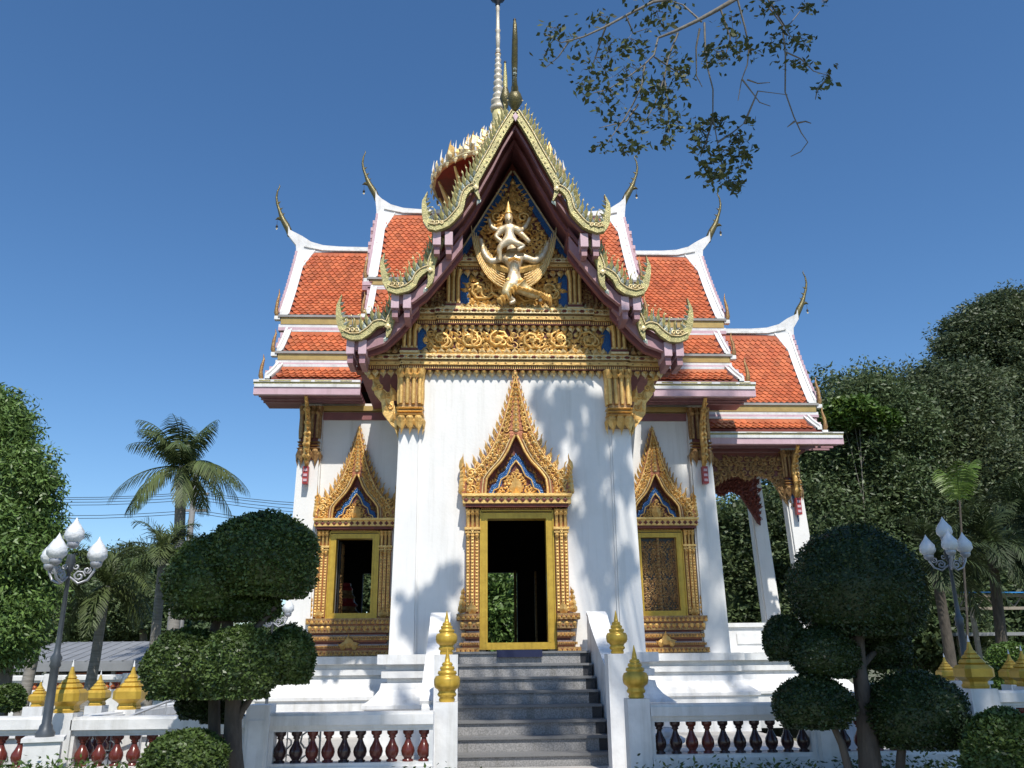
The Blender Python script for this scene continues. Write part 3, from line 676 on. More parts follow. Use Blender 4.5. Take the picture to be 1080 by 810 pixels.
# crown, collar, belt, loincloth and tail details
b = MB(); c0_ = W2(536, 306, .10); fr = FR((c0_[0], c0_[1], c0_[2]))
for i_ in range(6):
    b.flame(fr, .06-.05*i_, .10-.05*i_, .18, .10, 2.6, .02, .05, .2, 0); b.flame(fr, .12+.07*i_, .06-.02*i_, .16, .09, 1.9, .0, .05, .2, 0)
b.build('loincloth', GOLD, ST)
b = MB(); c = W2(536, 256, .03)
b.lathe([(.10, 0), (.09, .03), (.07, .05), (.075, .08), (.05, .12), (.02, .2), (.004, .26)], (c[0], c[1], c[2]+.04), 10)
b.build('crown', GOLD, ST); b = MB(); c = W2(535, 226, .1); b.lathe([(.075, 0), (.07, .03), (.05, .07), (.04, .12), (.02, .2), (.003, .30)], (c[0], c[1], c[2]+.0), 10)
b.build('crown', GOLD, ST); b = MB()
c = W2(541, 297, 0)
for k in range(7): b.flame(FR((c[0], c[1]-.10, c[2])), -.12+.04*k, .02, .2, .09, math.pi+.15*(k-3), 0, .03, 0, 0)
c = W2(553, 305, -.02)
for k in range(9): b.flame(FR((c[0], c[1]-.05, c[2])), .02+.045*k, -.02-.012*k, .22, .09, 2.2+.09*k, 0, .04, 0, 0)
b.build('loincloth', GOLD, ST); b = MB()
c = W2(541, 277, .1)
for k in range(7): b.flame(FR((c[0], c[1]-.06, c[2])), -.09+.03*k, .08-.01*abs(k-3), .09, .05, math.pi, 0, .03, 0, 0)
b.build('collar', GOLD, ST)
for (px_, py_, dd_) in ((535.5, 231.5, .2), (536, 254, .1)):
    c = W2(px_, py_, dd_); b = MB(); y_ = c[1]-.0
    b.lathe([(.004, -.035), (.018, -.02), (.01, .01)], (c[0], y_, c[2]), 6, 0); 
    for q_ in (-1, 1): b.lathe([(.002, 0), (.012, .006), (.002, .012)], (c[0]+q_*.028, y_+.012, c[2]+.005), 6, 1)
    b.build('face', [SILVER, BELL], ST)
for s in (-1, 1):      # wings: overlapping long feathers fanning up and out
    b = MB(); root = at(541, 292, 13.1); fr = FR((root[0]+.02, 13.10, root[2])); nf = 9
    for i in range(nf):
        t = i/(nf-1); L_ = lambda p, q: (p[0]*(1-t)+q[0]*t, p[1]*(1-t)+q[1]*t)
        p0, p1, p2 = L_((.14, -.28), (.18, .16)), L_((.64, -.10), (.36, .20)), L_((.73, .88), (.40, .40))
        c = []
        for j in range(10):
            k = j/9; c.append((s*(p0[0]*(1-k)**2+2*k*(1-k)*p1[0]+p2[0]*k*k), p0[1]*(1-k)**2+2*k*(1-k)*p1[1]+p2[1]*k*k))
        b.ribbon(c, [.026, .028, .03, .033, .035, .037, .037, .036, .03, .008], fr, .05+.010*(nf-i), .02+.008*(nf-i), 0)
        b.tube([fr(u, v, .052+.010*(nf-i)) for u, v in c], .008, 4, 1)
    for i in range(5):
        b.flame(fr, s*(.08+.07*i), .06+.02*i, .2, .12, s*1.1, .10, .04, 0, 0)
    b.build('wing', [GOLD, PALEGOLD], ST)

# ---------------------------------------------------------- portico roof: three tiers of curved gable roofs
def mirror_pts(pts, Yb):
    out = []
    for x, y in pts: p = at(x, y, Yb); out.append((abs(float(p[0]))+.03 if x < 540 else max(0., float(p[0])), float(p[2])))
    return out
RF = bpy.data.objects.new('portico_roof', None); COL.objects.link(RF); RF.parent = T
YB = (12.2, 12.42, 12.64)
tiers = [
  dict(main=[(541.5, 120), (532, 140), (521, 161), (510, 180), (503.5, 193), (504, 203), (508, 212)], wave=[(503, 199), (494, 203), (489.5, 212), (488, 222), (481, 231), (474, 238), (463, 243), (455, 241)], head=[(457, 242), (452, 233), (450, 224), (449, 214), (453, 204)], Y=YB[0]),
  dict(main=[(476, 243), (469, 253), (463, 264), (457, 280), (457, 290), (456, 299), (452, 305)], wave=[(455, 286), (448, 288), (441, 294), (438, 302), (430, 307), (421, 309), (412, 306)], head=[(415, 307), (410, 299), (407, 289), (405, 279), (408, 268)], Y=YB[1]),
  dict(main=[(433, 305), (426, 315), (420, 326), (413.5, 341), (412.5, 350), (410, 357)], wave=[(411, 345), (405, 342), (398, 344), (390, 352), (382, 357), (373, 357), (364, 353)], head=[(368, 355), (363, 346), (360, 336), (359, 324), (363, 312)], Y=YB[2])]
# top surface profile of each roof tier (x,z): from the ridge/upper overlap to the eave
PRO = []
t0m = mirror_pts(tiers[0]['main'][:5]+[(490, 214), (478, 230), (460, 240)], YB[0]); t0m[0] = (0., t0m[0][1]+.02)
t1m = mirror_pts([(490, 236), (468, 264), (452, 283), (438, 300), (416, 306)], YB[1])
t2m = mirror_pts([(444, 300), (424, 323), (408, 341), (390, 352), (369, 354)], YB[2])
PRO = [t0m, t1m, t2m]
YEND = [18.45, 17.3, 16.7]
def tile_panel(b, P, u0f, u1f, v0, v1, sz, mi=0):
    """overlapping pointed tiles on a surface P(u,v)->(point); v runs down the slope (metres), u along it"""
    rows = max(1, int((v1-v0)/(sz*.90)))
    for r in range(rows):
        v = v0+(v1-v0)*r/rows; dv = (v1-v0)/rows
        ua, ub = u0f(v), u1f(v); n = max(1, int(abs(ub-ua)/sz)); st = (ub-ua)/n
        for i in range(-1, n+1):
            c = ua+st*(i+.5+(.5 if r % 2 else 0)); lo, hi = min(ua, ub), max(ua, ub)
            if c-abs(st)*.5 < lo-abs(st)*.3 or c+abs(st)*.5 > hi+abs(st)*.3: continue
            h = abs(st)*.49; vv1 = min(v+dv*1.75, v1+dv*.35)
            p0 = np.array(P(c, v)); p1 = np.array(P(c, vv1)); pu = np.array(P(c+h, v))-p0
            dn = p1-p0; nrm = np.cross(pu, dn); nrm /= (np.linalg.norm(nrm)+1e-9)
            if nrm[2] < 0: nrm = -nrm
            k = 1.0-.03*random.random()
            a = p0-pu+nrm*.008; c2 = p0+pu+nrm*.008; m1 = p0+dn*.62*k+pu+nrm*.030; m2 = p0+dn*.62*k-pu+nrm*.030; tip = p0+dn*k+nrm*.036
            e = -nrm*.014
            b.add([a, c2, m1, tip, m2, m1+e, tip+e, m2+e], [(0, 1, 2, 3, 4), (2, 5, 6, 3), (3, 6, 7, 4)], mi)
def poly_len(pts):
    L = [0.]
    for a, c in zip(pts, pts[1:]): L.append(L[-1]+math.dist(a, c))
    return L
def interp(pts, L, s):
    for i in range(len(L)-1):
        if s <= L[i+1] or i == len(L)-2:
            t = (s-L[i])/(L[i+1]-L[i]+1e-9); return [pts[i][k]*(1-t)+pts[i+1][k]*t for k in range(len(pts[0]))]
def resample(pts, n):
    L = poly_len(pts); return [interp(pts, L, L[-1]*i/(n-1)) for i in range(n)]
for ti, (pr, tr) in enumerate(zip(PRO, tiers)):
    Y0 = tr['Y']; Y1 = YEND[ti]
    for s in (-1, 1):
        b = MB()
        for (a, c) in zip(pr, pr[1:]):
            th = .10
            b.hexa([(s*a[0], Y0+.07, a[1]-th), (s*c[0], Y0+.07, c[1]-th), (s*c[0], Y1, c[1]-th), (s*a[0], Y1, a[1]-th), (s*a[0], Y0+.07, a[1]), (s*c[0], Y0+.07, c[1]), (s*c[0], Y1, c[1]), (s*a[0], Y1, a[1])])
        b.build('roof_slab', MAROON, RF)
        b = MB(); L = poly_len(pr)
        tile_panel(b, lambda u, v: (s*interp(pr, L, min(v, L[-1]))[0], u, interp(pr, L, min(v, L[-1]))[1]+.01), lambda v: Y0+.2, lambda v: Y1, .06, L[-1]-.03, .125)
        b.build('tile_field', TILE, RF)
        # raking mauve fascia board and purlin ends
        b = MB(); fr = FR((0, Y0, 0), s)
        def offs(w_):
            out = []
            for i in range(len(pr)):
                a_, c_ = pr[max(0, i-1)], pr[min(len(pr)-1, i+1)]; sl_ = abs((c_[1]-a_[1])/(c_[0]-a_[0]+1e-6)); out.append((pr[i][0], pr[i][1]-w_*math.sqrt(1+min(sl_, 2.6)**2)))
            return out
        bands = ((.10, .135, -.04, -.12, 0), (.10, .15, -.45, -.53, 1)) if ti == 0 else ((.10, .23, -.04, -.14, 0), (.10, .26, -.24, -.34, 1))
        for bi_, (w0_, w1_, d0_, d1_, mi_) in enumerate(bands):
            if bi_: b.build('raking_board', [MAUVE if ti else SHADEMAUVE, MAROON], RF); b = MB()
            A_, B_ = offs(w0_), offs(w1_)
            for i in range(len(pr)-1):
                q_ = [A_[i], B_[i], B_[i+1], A_[i+1]]
                b.hexa([fr(*q_[1], d1_), fr(*q_[2], d1_), fr(*q_[2], d0_), fr(*q_[1], d0_), fr(*q_[0], d1_), fr(*q_[3], d1_), fr(*q_[3], d0_), fr(*q_[0], d0_)], mi_)
        b.build('raking_board', [MAUVE if ti else SHADEMAUVE, MAROON], RF)
        b = MB(); ex, ez = pr[-1]
        for q in (0, 1):
            xx = ex-.045-.19*q
            b.box(s*xx-.062*1, s*xx+.062, Y0-.0, Y0+.5, ez-.30, ez-.07, 0)
            b.box(s*xx-.045, s*xx+.045, Y0+.05, Y0+.5, ez-.44, ez-.30, 1)
        b.build('purlin_end', [PINK, MAUVE], RF)
        # bargeboard of naga waves, with flame teeth
        b = MB(); Mn = mirror_pts(tr['main'], Y0); Wv = mirror_pts(tr['wave'], Y0); Hd = mirror_pts(tr['head'], Y0)
        if ti == 0: Mn[0] = (0.005, Mn[0][1])
        Mr = resample(Mn, 12); n = len(Mr)
        b.ribbon(Mr, [.115]*(n-3)+[.10, .07, .02], fr, .06, -.03, 0)
        L2 = [(p[0]+(.055), p[1]+.03) for p in Mr[:-3]]
        b.tube([fr(u, v, .07) for u, v in L2], .014, 4, 2)
        Wr = resample(Wv, 12); b.ribbon(Wr, [.03, .07, .09, .10, .105, .105, .10, .10, .095, .09, .09, .09], fr, .075, -.02, 0)
        b.tube([fr(p[0]+.02, p[1]+.055, .085) for p in Wr], .013, 4, 2)
        # naga head finial
        Hr = resample(Hd, 9); b.ribbon(Hr, [.10, .125, .125, .11, .095, .078, .055, .03, .006], fr, .06, -.02, 0)
        for i, p in enumerate(Hr[1:7]): b.flame(fr, p[0]-.03, p[1], .15-.012*i, .06, -.75, .05, .03, -.2, i % 2)
        for i in range(3): b.scroll(fr, Hr[0][0]-.02-.07*i, Hr[0][1]+.08, .045, 1, 0, .07, .012, 1.2, 2)
        b.flame(fr, Mn[-1][0], Mn[-1][1]+.02, .13, .07, math.pi-.4, .02, .02, 0, 1)
        b.rosette(fr, Wr[0][0]-.01, Wr[0][1]-.02, .055, .08, .02, 2, 4)
        if ti == 0:
            b.prism([(0, Mn[0][1]-.02), (.045, Mn[0][1]-.10), (0, Mn[0][1]-.20)] if s > 0 else [(0, Mn[0][1]-.20), (.045, Mn[0][1]-.10), (0, Mn[0][1]-.02)], fr, .08, .06, 3)
        b.build('bargeboard', [GREENGOLD, MIRROR, PALEGOLD, PINK], RF)
        # teeth
        b = MB(); path = Mr[:-3] if ti == 0 else Mr[1:-3]
        path = path + [(p[0], p[1]+.05) for p in Wr[1:11]]
        m = max(6, int(poly_len(path)[-1]/.102)); pth = resample(path, m)
        for i in range(1 if ti == 0 else 0, m):
            u, v = pth[i]; hh = .33 if ti == 0 else .31
            for FR_, rs_ in ((fr, .03), (FR((0, Y0+.035, 0), s), -.03)):
                b.flame(FR_, u+.045, v+.02, hh, .085, .42, -.01, rs_, -.40, 0)
            b.flame(fr, u+.02, v-.0, .17, .075, .35, .03, .03, 0, 1); b.flame(FR((0, Y0+.10, 0), s), u+.01, v+.06, hh*.9, .07, .30, -.01, .03, -.35, 1); b.rosette(fr, u-.01, v-.01, .022, .07, .012, 2, 4)
            b.rosette(fr, u+.065, v+hh+.03, .02, .0, .01, 2, 3)
        b.build('flame_teeth', [GREENGOLD, MIRROR, PALEGOLD], RF)
# chofa on the front ridge
def chofa(name, x, y, z, axis, sg, h, parent, m=GREENGOLD, bell=True):
    """curving horn finial; axis 'x': leans outward along x by sg"""
    b = MB(); c = [(-.05, -.16), (-.02, -.04), (.04, .08), (.11, .20), (.155, .30), (.20, .42), (.25, .56), (.275, .70), (.265, .84), (.225, .95), (.24, 1.0)]
    r = [.045, .062, .066, .055, .045, .030, .026, .022, .016, .011, .002]
    P = [((x+sg*u*h, y, z+v*h) if axis == 'x' else (x, y-u*h, z+v*h)) for u, v in c]
    b.tube(P, [q*h for q in r], 8, 0)
    q = P[4]
    fr = FR((0, y, 0)) if axis == 'x' else FX((x, 0, 0), 1)
    dd = sg if axis == 'x' else -1
    uu = (lambda p: p[0]) if axis == 'x' else (lambda p: p[1])
    b.tube([P[3], ((P[3][0]+dd*.10*h, y, P[3][2]+.03*h) if axis == 'x' else (x, P[3][1]+dd*.10*h, P[3][2]+.03*h)), ((P[3][0]+dd*.15*h, y, P[3][2]-.0*h) if axis == 'x' else (x, P[3][1]+dd*.15*h, P[3][2]))], [.04*h, .03*h, .004*h], 6, 0)
    for i in (4, 5, 6): b.flame(fr, uu(P[i]), P[i][2], .10*h, .05*h, -dd*1.0, 0, .01, 0, 0)
    if bell:
        e = (P[3][0]+dd*.11*h, y, P[3][2]-.02*h) if axis == 'x' else (x, P[3][1]+dd*.11*h, P[3][2]-.02*h)
        b.tube([e, (e[0], e[1], e[2]-.10*h)], .004, 4, 1)
        b.lathe([(.002, 0), (.014*h, -.015*h), (.022*h, -.045*h), (.028*h, -.055*h)], (e[0], e[1], e[2]-.085*h), 8, 1)
        b.add([(e[0]-.012*h, e[1], e[2]-.15*h), (e[0]+.012*h, e[1], e[2]-.15*h), (e[0]+.018*h, e[1], e[2]-.185*h), (e[0], e[1], e[2]-.20*h), (e[0]-.018*h, e[1], e[2]-.185*h)], [(0, 1, 2, 3, 4)], 2)
    return b.build(name, [m, BELL, PALEGOLD], parent)
# front chofa, seen from the front: bulb, then tall thin neck
p = at(541, 112, 12.2)
b = MB(); zt = float(p[2])
hs = float(at(541, 30, 12.2)[2])-zt
b.lathe([(.03, -.06), (.07, .0), (.125, .10), (.135, .17), (.11, .25), (.065, .33), (.06, .42)], (0, 12.24, zt), 12, 0)
b.tube([(0, 12.24, zt+.35), (0, 12.27, zt+.6), (0, 12.18, zt+hs*.55), (0, 12.0, zt+hs*.75), (0, 11.95, zt+hs*.92), (0, 12.0, zt+hs)], [.055, .045, .055, .05, .035, .02], 8, 0)
b.tube([(0, 12.24, zt+.22), (0, 12.1, zt+.36), (0, 12.05, zt+.5)], [.05, .04, .01], 6, 0)
for q in range(4): b.rosette(FR((0, 12.16, 0)), 0, zt+.45+.09*q, .04, 0, .03, 1, 5)
b.lathe([(.022, 0), (.03, .03), (.012, .06)], (0, 12.0, zt+hs-.02), 8, 2)
b.build('ridge_finial', [OLIVE, MIRROR, BELL], RF)
b = MB(); q = at(533.5, 106, 13.6); q2 = at(533.5, 67, 13.6)    # second finial behind
b.lathe([(.03, -.2), (.08, -.05), (.11, .05), (.07, .2), (.04, .3)], (-.10, 13.6, q[2]), 10, 0)
b.tube([(-.10, 13.6, q[2]+.2), (-.10, 13.6, q[2]+.5), (-.10, 13.6, q2[2])], [.05, .045, .02], 6, 1)
b.lathe([(.02, 0), (.03, .03), (.012, .06)], (-.10, 13.6, q2[2]), 8, 2)
b.build('ridge_finial', [OLIVE, GREENGOLD, BELL], RF)

# ---------------------------------------------------------- side roofs (ridge along x)
def wing_roof(name, s, xin, tiers_, ridge_z, xo_ridge, horn, chofa_h=1.25, bands=(), eave=None, yc=YC, sz=.125):
    """tiers_: list of (Ytop, ztop, Ybot, zbot, xout_top, xout_bot); the back slope mirrors the front"""
    Rr = bpy.data.objects.new(name, None); COL.objects.link(Rr); Rr.parent = T
    for k, (ya, za, yb, zb_, xa, xb) in enumerate(tiers_):
        for fb in (1, -1):
            Yf = (lambda y: y) if fb == 1 else (lambda y: 2*yc-y)
            bord = .20 if k == 0 else .13
            def prof(t, sag=(.10 if k == 0 else .02)):
                y = ya+(yb-ya)*t; z = za+(zb_-za)*t-sag*math.sin(math.pi*t); return y, z
            N = 8
            b = MB()
            for i in range(N):
                y0, z0 = prof(i/N); y1, z1 = prof((i+1)/N); x0 = xa+(xb-xa)*i/N; x1 = xa+(xb-xa)*(i+1)/N
                v = [(s*xin, Yf(y0), z0-.08), (s*x0, Yf(y0), z0-.08), (s*x1, Yf(y1), z1-.08), (s*xin, Yf(y1), z1-.08), (s*xin, Yf(y0), z0), (s*x0, Yf(y0), z0), (s*x1, Yf(y1), z1), (s*xin, Yf(y1), z1)]
                b.hexa(v, 0)
            b.build('roof_bed', TILEBASE, Rr)
            slen = math.dist((ya, za), (yb, zb_))
            b = MB()
            def P(u, v):
                t = min(1.02, v/slen); y, z = prof(t); return (u, Yf(y), z+.004)
            ch = .35 if k == 0 else 0
            tile_panel(b, P, lambda v: s*xin, lambda v: s*(xa+(xb-xa)*v/slen-bord-(max(0, .22-v*.9) if k == 0 else 0)), .10 if k == 0 else .03, slen-.02, sz)
            b.build('tile_field', TILE, Rr)
            # white verge
            b = MB()
            for i in range(N):
                y0, z0 = prof(i/N); y1, z1 = prof((i+1)/N); x0 = xa+(xb-xa)*i/N; x1 = xa+(xb-xa)*(i+1)/N
                c0 = bord+(.22*max(0, 1-i/2) if k == 0 else 0); c1 = bord+(.22*max(0, 1-(i+1)/2) if k == 0 else 0)
                for (e0, e1, h0, mi) in ((bord*0, .045, .10, 0), (.045, 1, .045, 1)):
                    o0 = e0; i0 = c0 if e1 == 1 else e1; i1 = c1 if e1 == 1 else e1
                    v = [(s*(x0-i0), Yf(y0), z0-.03), (s*(x0-o0), Yf(y0), z0-.03), (s*(x1-o0), Yf(y1), z1-.03), (s*(x1-i1), Yf(y1), z1-.03), (s*(x0-i0), Yf(y0), z0+h0), (s*(x0-o0), Yf(y0), z0+h0), (s*(x1-o0), Yf(y1), z1+h0), (s*(x1-i1), Yf(y1), z1+h0)]
                    b.hexa(v, mi)
                v = [(s*(x0-c0), Yf(y0), z0-.03), (s*(x0-c0+.03), Yf(y0), z0-.03), (s*(x1-c1+.03), Yf(y1), z1-.03), (s*(x1-c1), Yf(y1), z1-.03), (s*(x0-c0), Yf(y0), z0+.075), (s*(x0-c0+.03), Yf(y0), z0+.075), (s*(x1-c1+.03), Yf(y1), z1+.075), (s*(x1-c1), Yf(y1), z1+.075)]
                b.hexa(v, 0)
            b.build('white_verge', [PAINT, ROOFWHITE], Rr)
            # gable edge: small teeth and an upright finial at the foot of each tier
            b = MB(); fr = FX((s*(xa+.02), 0, 0), s)
            nt_ = max(3, int(slen/.16))
            for i in range(1, nt_):
                y, z = prof(i/nt_); x = xa+(xb-xa)*i/nt_
                b.box(s*(x+.0), s*(x+.06), Yf(y)-.03, Yf(y)+.03, z-.02, z+.09, 0)
            b.build('gable_trim', [PINK, OLDGOLD, ROOFWHITE], Rr); b = MB()
            x = s*(xb+.06); y = Yf(yb+.02*1); hf = .62 if k == 0 else .5
            c = [(0, -.05), (-.05, .1), (-.03, .3), (-.06, .5), (-.02, .8), (-.03, 1.)]
            b.tube([(x+s*.02*math.sin(6*v), y+fb*u*.5, zb_+v*hf) for u, v in c], [.035, .05, .035, .035, .02, .004], 6, 1)
            b.box(s*(xb-.02), s*(xb+.10), y-.06, y+.06, zb_-.10, zb_-.02, 2)
            b.build('gable_finial', [PINK, OLDGOLD, ROOFWHITE], Rr)
            # band below the tier
            if k < len(tiers_)-1:
                yn, zn, xn = tiers_[k+1][0], tiers_[k+1][1], tiers_[k+1][4]
                b = MB(); y0 = yb; h = zb_-zn
                def bb(ya_, yb_, z0, z1, xx, mi):
                    b.box(s*xin, s*xx, Yf(ya_), Yf(yb_), z0, z1, mi)
                bb(y0-.06, y0+.1, zb_-.05, zb_+.0, xb+.02, 3); bb(y0-.03, y0+.1, zb_-.05-h*.38, zb_-.05, xb-.04, 0); bb(y0-.02, y0+.1, zb_-.07-h*.5, zb_-.05-h*.38, xb, 2)
                bb(y0-.03, y0+.1, zn+.06, zb_-.07-h*.5, xb-.0, 1); bb(y0-.05, y0+.1, zn-.02, zn+.06, xn-.02, 2)
                b.build('roof_band', [OCHRE, PINK, PAINT, CONC], Rr)
    # ridge cap with upswept horn
    b = MB(); z = ridge_z; xo = xo_ridge; hx, hz = horn
    fr = FR((0, yc, 0), s)
    top = [(xin, z+.06), (xo-1.0, z+.07), (xo-.6, z+.10), (xo-.3, z+.19), (xo-.08, z+.34), (hx-.04, hz-.12), (hx, hz)]
    bot = [(hx+.0, hz-.25), (xo+.05, z+.1), (xo+.02, z-.25), (xo-.22, z-.2), (xo-.5, z-.10), (xo-.9, z-.07), (xin, z-.07)]
    pts = top+bot
    if s < 0: pts = pts[::-1]
    b.prism(pts, fr, .09, -.09, 0)
    b.prism([(u, v+.0) for u, v in ([(xin, z-.02), (xo-.6, z+.0), (xo-.15, z+.09), (xo-.15, z+.05), (xo-.6, z-.05), (xin, z-.06)] if s > 0 else [(xin, z-.02), (xo-.6, z+.0), (xo-.15, z+.09), (xo-.15, z+.05), (xo-.6, z-.05), (xin, z-.06)][::-1])], fr, .12, -.12, 1)
    b.build('ridge_cap', [PAINT, ROOFWHITE], Rr)
    chofa('ridge_finial', s*(hx+.03), yc, hz-.05, 'x', s, chofa_h, Rr, OLIVE)
    if eave:
        y0, z0, z1, xx = eave
        for fb in (1, -1):
            Yf = (lambda y: y) if fb == 1 else (lambda y: 2*yc-y)
            b = MB(); zm = (z0+z1)/2
            b.box(s*xin, s*xx, Yf(y0), Yf(y0+.12), zm+.10, z1, 0); b.box(s*xin, s*(xx), Yf(y0+.02), Yf(y0+.12), zm+.06, zm+.10, 2); b.box(s*xin, s*(xx-.02), Yf(y0+.01), Yf(y0+.12), zm-.0, zm+.06, 0)
            b.box(s*xin, s*(xx-.01), Yf(y0+.03), Yf(y0+.13), z0, zm-.0, 1)
            for q in range(5):      # gilt stretches of the fascia
                xa_ = xin+(xx-xin)*(.08+.19*q); b.box(s*xa_, s*(xa_+.22+.1*(q % 2)), Yf(y0-.004), Yf(y0+.01), zm+.11, z1-.01, 2)
            b.build('eave_fascia', [PAINT, PINK, GREENGOLD], Rr)
            b = MB(); b.box(s*xin, s*(xx-.05), Yf(y0+.13), Yf(yc-1.6 if eave else 0), z0+.06, z0+.10, 0)
            for q in range(3): b.box(s*xin, s*(xx-.06), Yf(y0+.25+.2*q), Yf(y0+.30+.2*q), z0+.02, z0+.06, 1)
            b.build('soffit', [MAROON, MAUVE], Rr)
    return Rr
E0 = .05
for s in (-1, 1):
    wing_roof('wing_roof', s, 2.86, [(18.44, 10.76, 16.92, 8.46, 4.84, 4.80), (16.80, 8.05, 16.32, 7.42, 4.62, 4.66), (16.25, 7.08, 15.86, 6.70, 4.62, 4.74)], 10.80, 4.86, (5.12, 11.42), 1.22, eave=(15.68, 6.33, 6.62, 4.90))
    wing_roof('inner_roof', s, .6, [(18.44, 11.80, 17.05, 9.42, 2.98, 2.98), (16.93, 9.10, 16.5, 8.35, 2.90, 2.92)], 11.84, 3.0, (3.08, 12.42), 1.22)
    b = MB()     # purlin ends sticking out of the inner roof's gable above the outer roof
    for q in range(9):
        y = 18.35-.16*q; z = 11.45-.275*q; x0, x1 = sorted((s*2.9, s*(3.10+.02*(q % 2)))); b.box(x0, x1, y-.06, y+.06, z-.02, z+.07, 1); b.box(x0, x1-.0*s, y-.05, y+.05, z-.13, z-.02, 0)
    b.prism([(17.0-YC, -2.3), (0, .1), (1.5, -2.3)], FX((s*2.88, YC, 11.6), s), 0, .06, 2)
    b.build('purlin_end', [MAUVE, PINK, RED], T)
# outer porch roof on the right
wing_roof('porch_roof', 1, 4.2, [(18.44, 8.74, 17.22, 6.64, 6.84, 6.74), (17.12, 6.27, 16.82, 5.96, 6.50, 6.62)], 8.78, 6.88, (7.08, 9.36), 1.12, eave=(16.68, 5.62, 5.87, 7.0))
for s, x in ((1, 6.0),):
    g = MB(); g.prism([(17.2-YC, 0), (19.8-YC, 0), (19.3-YC, 1.0), (0, 2.6), (17.7-YC, 1.0)], FX((6.35, YC, 6.1), 1), 0, .08); g.build('gable_wall', RED, T)

# porch pillars, low wall, carved valance
for (x0, x1, y0, y1, zt, sh, cap) in ((6.0, 6.36, 17.25, 17.6, 5.7, -.17, 1), (5.98, 6.30, 19.45, 19.8, 5.7, -.17, 0), (4.3, 4.6, 19.45, 19.8, 5.7, 0, 0)):
    p = pillar(x0, x1, y0, y1, 1.53, zt, .84, shift=sh)
    if cap: capital((x0+x1)/2+sh*.9, y0-.02, 5.60, .95, .34, p, OLDGOLD, RED); bracket((x0+x1)/2+sh*.78, 16.85, 5.6, 17.2, 4.55, T)
b = MB(); b.box(4.15, 6.45, 17.42, 17.52, 1.53, 2.02); b.box(4.13, 6.47, 17.37, 17.57, 2.02, 2.10); b.box(4.6, 5.8, 17.395, 17.42, 1.7, 1.9); b.box(4.13, 6.47, 17.36, 17.42, 1.53, 1.62)
b.build('low_wall', PAINT, T)
def valance(x0, x1, y, z0, z1, m=(OLDGOLD, RED)):
    b = MB(); n = 22; fr = FY(y); pts = [(x1, z1), (x0, z1)]
    def low(t): return z0+.30-.30*abs(2*t-1)**2.2*1.6 - (.14*max(0, 1-abs(t-.5)*9))
    for i in range(n+1):
        t = i/n; pts.append((x0+(x1-x0)*t, max(z0-.3, low(t))))
    b.prism(pts, fr, .03, -.03, 1)
    b.carve(fr, lambda u, v: v > low((u-x0)/(x1-x0))-.02, (x0, x1, z0-.3, z1-.05), .16, .04, 0, 31)
    for i in range(n): t = (i+.5)/n; b.flame(fr, x0+(x1-x0)*t, low(t)+.03, .13, .12, math.pi, .02, .05, 0, 0)
    b.prism([(x1-.42, z0+.15), (x1, z0+.15), (x1, z0-.55), (x1-.06, z0-.50)][::-1], fr, .03, -.03, 0); b.carve(fr, lambda u, v: (x1-u) < .42*(v-z0+.55)/.7, (x1-.42, x1, z0-.55, z0+.1), .12, .035, 0, 8)
    return b.build('valance', list(m), T)
valance(4.15, 6.0, 17.32, 4.85, 5.56)
b = MB(); b.prism([(5.93, 5.0), (5.98, 5.0), (6.06, 4.1)], FY(17.22), 0, -.05); b.build('valance_edge', BLUE, T)
valance(4.3, 6.0, 19.42, 4.9, 5.6, (RED, MAROON))
b = MB(); b.box(4.1, 6.4, 17.3, 19.8, 5.6, 5.66); b.build('porch_ceiling', MAROON, T)

# ---------------------------------------------------------- central spire
SP = bpy.data.objects.new('spire', None); COL.objects.link(SP); SP.parent = T
cx = -.06
SEG = 12
def RAD(a_, rr_):     # frame standing on a cylinder: u tangential, v up, d outwards
    ca_, sa_ = math.cos(a_), math.sin(a_)
    return lambda u, v, d: (cx+(rr_+d)*ca_-u*sa_, YC+(rr_+d)*sa_+u*ca_, v)
b = MB(); b.lathe([(1.05, 10.6), (1.05, 12.56)], (cx, YC, 0), SEG, 0, False, .26)
for q in range(SEG):
    a_ = .26+2*math.pi*q/SEG; p0 = np.array(RAD(a_, 1.05)(0, 11.75, 0)); p1 = np.array(RAD(a_, 1.52)(0, 12.5, 0)); m_ = (p0+p1)/2+np.array([0, 0, -.14])
    b.tube([p0, m_, p1], [.05, .08, .03], 6, 1); b.tube([m_, m_+np.array([0, 0, -.2])], [.06, .005], 5, 1)
    b.tube([RAD(a_, 1.06)(0, 10.6, 0), RAD(a_, 1.06)(0, 12.5, 0)], .035, 5, 1)
    for z_ in (11.3, 11.8): b.flame(RAD(a_+.26, 1.04), 0, z_, .4, .26, 0, 0, .05, 0, 1)
b.build('drum', [DRUMRED, GOLD], SP)
b = MB(); lv = [(1.64, 12.55), (1.34, 12.86), (1.06, 13.14), (.80, 13.42), (.56, 13.70), (.38, 13.94)]
